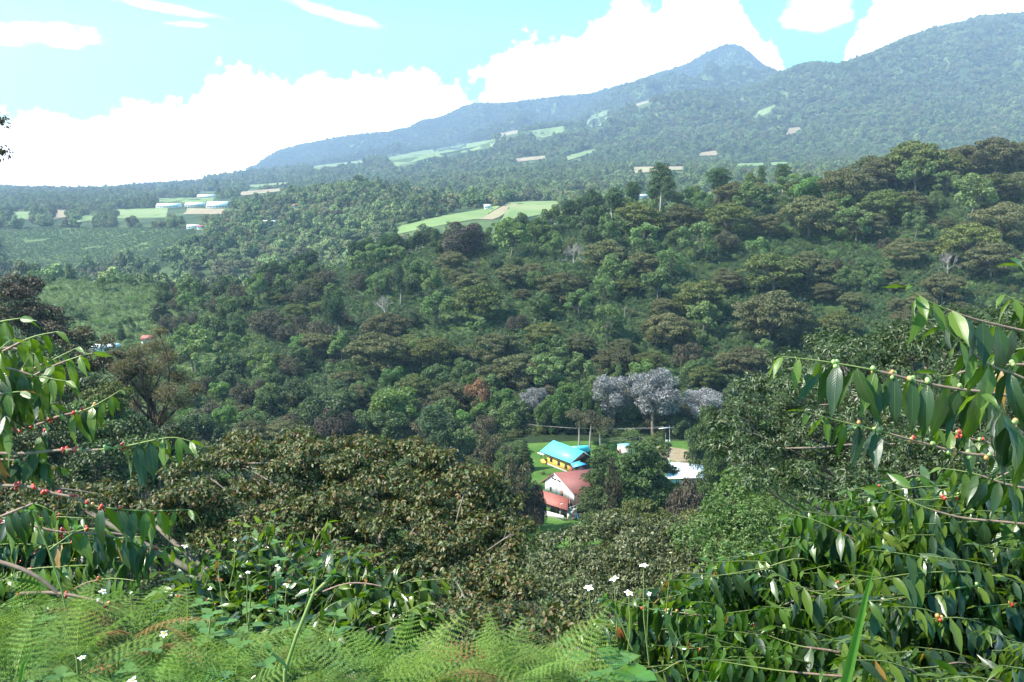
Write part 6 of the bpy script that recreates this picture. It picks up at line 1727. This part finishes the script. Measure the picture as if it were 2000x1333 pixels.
weed(1240, 1320, 1.9, 'broad-leaved weed at the bottom edge right of centre', .3, .11, 703, WB, 4, .005, 'broad_leaf_weed')
# daisies
M_PETAL = plain_mat('white_petal', (.82, .80, .82), None, 5, .5, .3); M_DISC = plain_mat('yellow_disc', (.75, .45, .02), (.6, .35, .02), 300, .7, .2)
PV, PF = leaf_surface(801, .62, .12, 0, 5, 2, cup=.05); PETAL = mk_mesh('petal', PV, PF, M_PETAL, True)
DV = IV * [1, 1, .75]; DISC = mk_mesh('disc', DV, IF, M_DISC, True)
fl = [(1150, 1148, 2.2, 'leftmost white daisy of the group below the fine-leaved olive tree', 1290), (1199, 1130, 2.2, 'white daisy second from the left of the group below the olive tree', 1300), (1228, 1158, 2.15, 'white daisy facing down with a tall yellow centre', 1300), (1257, 1104, 2.25, 'highest white daisy, on a thin stem against the olive tree', 1300), (1268, 1160, 2.6, 'small half-open daisy right of the down-facing one', 1260), (1312, 1080, 3.0, 'pinkish white daisy beside the bright green tree', 1200),
      (361, 1066, 3.0, 'single white daisy turned sideways at the left tip of the coffee bush', 1200), (484, 1118, 2.6, 'white daisy in front of the coffee bush, lower left of a small one', 1250), (540, 1105, 2.8, 'small white daisy in front of the coffee bush', 1250), (560, 1142, 2.6, 'white daisy beside the forked stem', 1260), (459, 1055, 3.4, 'small daisy high among the coffee leaves', 1150), (201, 1155, 2.6, 'white daisy hanging over the left ferns', 1290), (410, 1150, 2.9, 'small white daisy above the pale weed', 1230), (192, 1172, 2.6, 'daisy bud just below the hanging daisy', 1280),
      (12, 1016, 3.0, 'white daisy at the left edge', 1150), (320, 1238, 2.3, 'white daisy sitting in the fern bed', 1320), (160, 1285, 2.0, 'large blurred daisy low in the left ferns', 1400), (436, 1326, 1.9, 'daisy cut by the bottom edge', 1400), (258, 1330, 1.9, 'yellow-centred daisy on the bottom edge at the left', 1400), (495, 1322, 1.9, 'small daisy on the bottom edge beside the forked stem', 1400), (1385, 1215, 3.3, 'small white daisy among the right coffee leaves', 1330), (255, 1158, 2.7, 'tiny half-hidden daisy right of the hanging daisy', 1280)]
for i, (a, b_, y_, t_, pb_) in enumerate(fl):
    g = np.random.default_rng(820 + i); p = at(a, b_, y_); s_ = g.uniform(.85, 1.1) * (.6 if 'small' in t_ or 'tiny' in t_ or 'bud' in t_ else 1.0) * .0094
    root = empty('daisy', p); tag(root, t_, 'flower', 'white daisies in the foreground')
    bot = at(a + g.uniform(-14, 14), pb_, y_ + .05) - p; mb = MB(); mb.tube([(0, 0, -.004), Vector((bot.x * .3 + g.normal() * .01, bot.y * .4, bot.z * .5)), bot], [.0012, .0016, .002], 4); mb.obj('stem', STEM_G, root)
    up_ = Vector((g.normal() * .35, -.25 + g.normal() * .2, 1)).normalized()
    hd = up_.to_track_quat('Z', 'Y').to_matrix().to_4x4()
    o = obj('disc', DISC, root); o.matrix_basis = hd @ Matrix.Diagonal((s_ * .36, s_ * .36, s_ * .36, 1))
    for k in range(5):
        q = obj('petal', PETAL, root); q.matrix_basis = hd @ Matrix.Rotation(k * 6.283 / 5 + g.normal() * .12, 4, 'Z') @ Matrix.Rotation(g.normal() * .15 - .02, 4, 'Y') @ Matrix.Translation((s_ * .25, 0, 0)) @ Matrix.Diagonal((s_ * 1.05, s_ * 1.2, s_, 1))
# grass blade
def blade(pts, ys, w, label):
    P = pxline(pts, ys); o_ = P[0]; V = []; F = []; n = len(P)
    for i, p in enumerate(P):
        k = w * (1 - (i / (n - 1)) ** 2.2) + .0006; V += [tuple(p - o_ + Vector((-k, 0, .0))), tuple(p - o_ + Vector((0, .0 + k * .5, 0))), tuple(p - o_ + Vector((k, 0, 0)))]
    for i in range(n - 1): F += [[3 * i, 3 * i + 1, 3 * i + 4, 3 * i + 3], [3 * i + 1, 3 * i + 2, 3 * i + 5, 3 * i + 4]]
    o = obj('grass_blade', mk_mesh('grass_blade', V, F, GRASSM, True), None, o_); tag(o, label, 'grass blade')
GRASSM = leaf_mat('grass_blade', [(0, (.08, .17, .03)), (1, (.10, .19, .035))], .4, .4, .35, tvar=.05, tcol=(1.4, 1.5, .4))
blade([(1640, 1380), (1660, 1300), (1676, 1230), (1692, 1160), (1708, 1104)], 1.9, .0105, 'broad green grass blade rising between the right coffee bushes')
blade([(30, 1380), (45, 1300), (66, 1262)], 1.8, .004, 'short grass blade in the bottom left corner')
blade([(520, 1380), (690, 1300), (860, 1262)], [2.3, 2.3, 2.4], .0012, 'thin dry grass stalk over the ferns')
# forked fern stem and slim plant stalks
def stalk(paths, label, r=.004, name='plant_stalk', tips=True):
    o_ = paths[0][0][0]; base = at(*paths[0][0][0], paths[0][1]); root = empty(name, base); tag(root, label, 'plant stem')
    for k, (pts, y_, rr) in enumerate(paths):
        mb = MB(); mb.tube([p - base for p in pxline(pts, y_)], np.linspace(rr, rr * .6, len(pts)), 6); mb.obj('stem', STEM_G, root, True)
        if tips:
            e = pxline(pts, y_)[-1] - base; g = np.random.default_rng(k)
            for q in range(5): put_leaf(WL[q % 3], root, e, Vector(g.normal(size=3)) + Vector((0, 0, .5)), (0, 0, 1), .022)
stalk([([(555, 1400), (557, 1310), (580, 1240), (612, 1160), (650, 1125)], 1.9, .0052), ([(612, 1160), (620, 1108)], 1.9, .003), ([(557, 1298), (525, 1270)], 1.9, .004)], 'thick forked green stem in front of the coffee bush', name='forked_stem')
stalk([([(140, 1240), (120, 1150), (95, 1075), (62, 998)], 2.4, .003), ([(95, 1075), (150, 1036)], 2.4, .002)], 'pale upright stalk crossing the left branches')
stalk([([(438, 1240), (432, 1160), (424, 1095)], 2.5, .0018)], 'thin bud stalk in front of the coffee bush')
stalk([([(1345, 1330), (1330, 1260), (1290, 1190)], 2.3, .0016)], 'slim stalk among the right coffee leaves')
stalk([([(1235, 1270), (1205, 1200), (1180, 1170)], 2.2, .0022)], 'slim stalk with a bud between the daisies')
stalk([([(1112, 1290), (1098, 1255)], 2.4, .002)], 'short stalk of the star-shaped weed')

# ------------------------------------------------------------------ labels: tell look-alikes apart by their place in the row
ORD = ['leftmost', 'second from left', 'third from left', 'fourth from left', 'fifth from left', 'sixth from left', 'seventh from left', 'eighth from left', 'ninth from left', 'tenth from left', 'eleventh from left', 'twelfth from left']
same = {}
for o in scene.objects:
    if o.parent is None and 'category' in o and o.get('category') != 'coffee bush': same.setdefault(o['label'], []).append(o)
for lb_, os_ in same.items():
    if len(os_) < 2: continue
    os_.sort(key=lambda o: float(proj(*o.location)[0]))
    for i, o in enumerate(os_[:12]): o['label'] = (lb_ + ', ' + ORD[i]) if len((lb_ + ' ' + ORD[i]).split()) <= 16 else lb_

# ------------------------------------------------------------------ haze
m, t = new_mat('haze')
pv = t.new('ShaderNodeVolumePrincipled'); pv.inputs['Color'].default_value = (.50, .68, 1.0, 1); pv.inputs['Density'].default_value = HAZE_DENSITY; pv.inputs['Anisotropy'].default_value = .2
out = t.new('ShaderNodeOutputMaterial'); t.l.new(pv.outputs[0], out.inputs['Volume'])
mb = MB(); mb.box((-10200, -60, float(H.min()) - 4), (10200, 10800, float(H.max()) + 60)); hz = mb.obj('haze', m); tag(hz, None, None, None, 'stuff'); hz['label'] = 'pale blue haze over the valley and mountains'
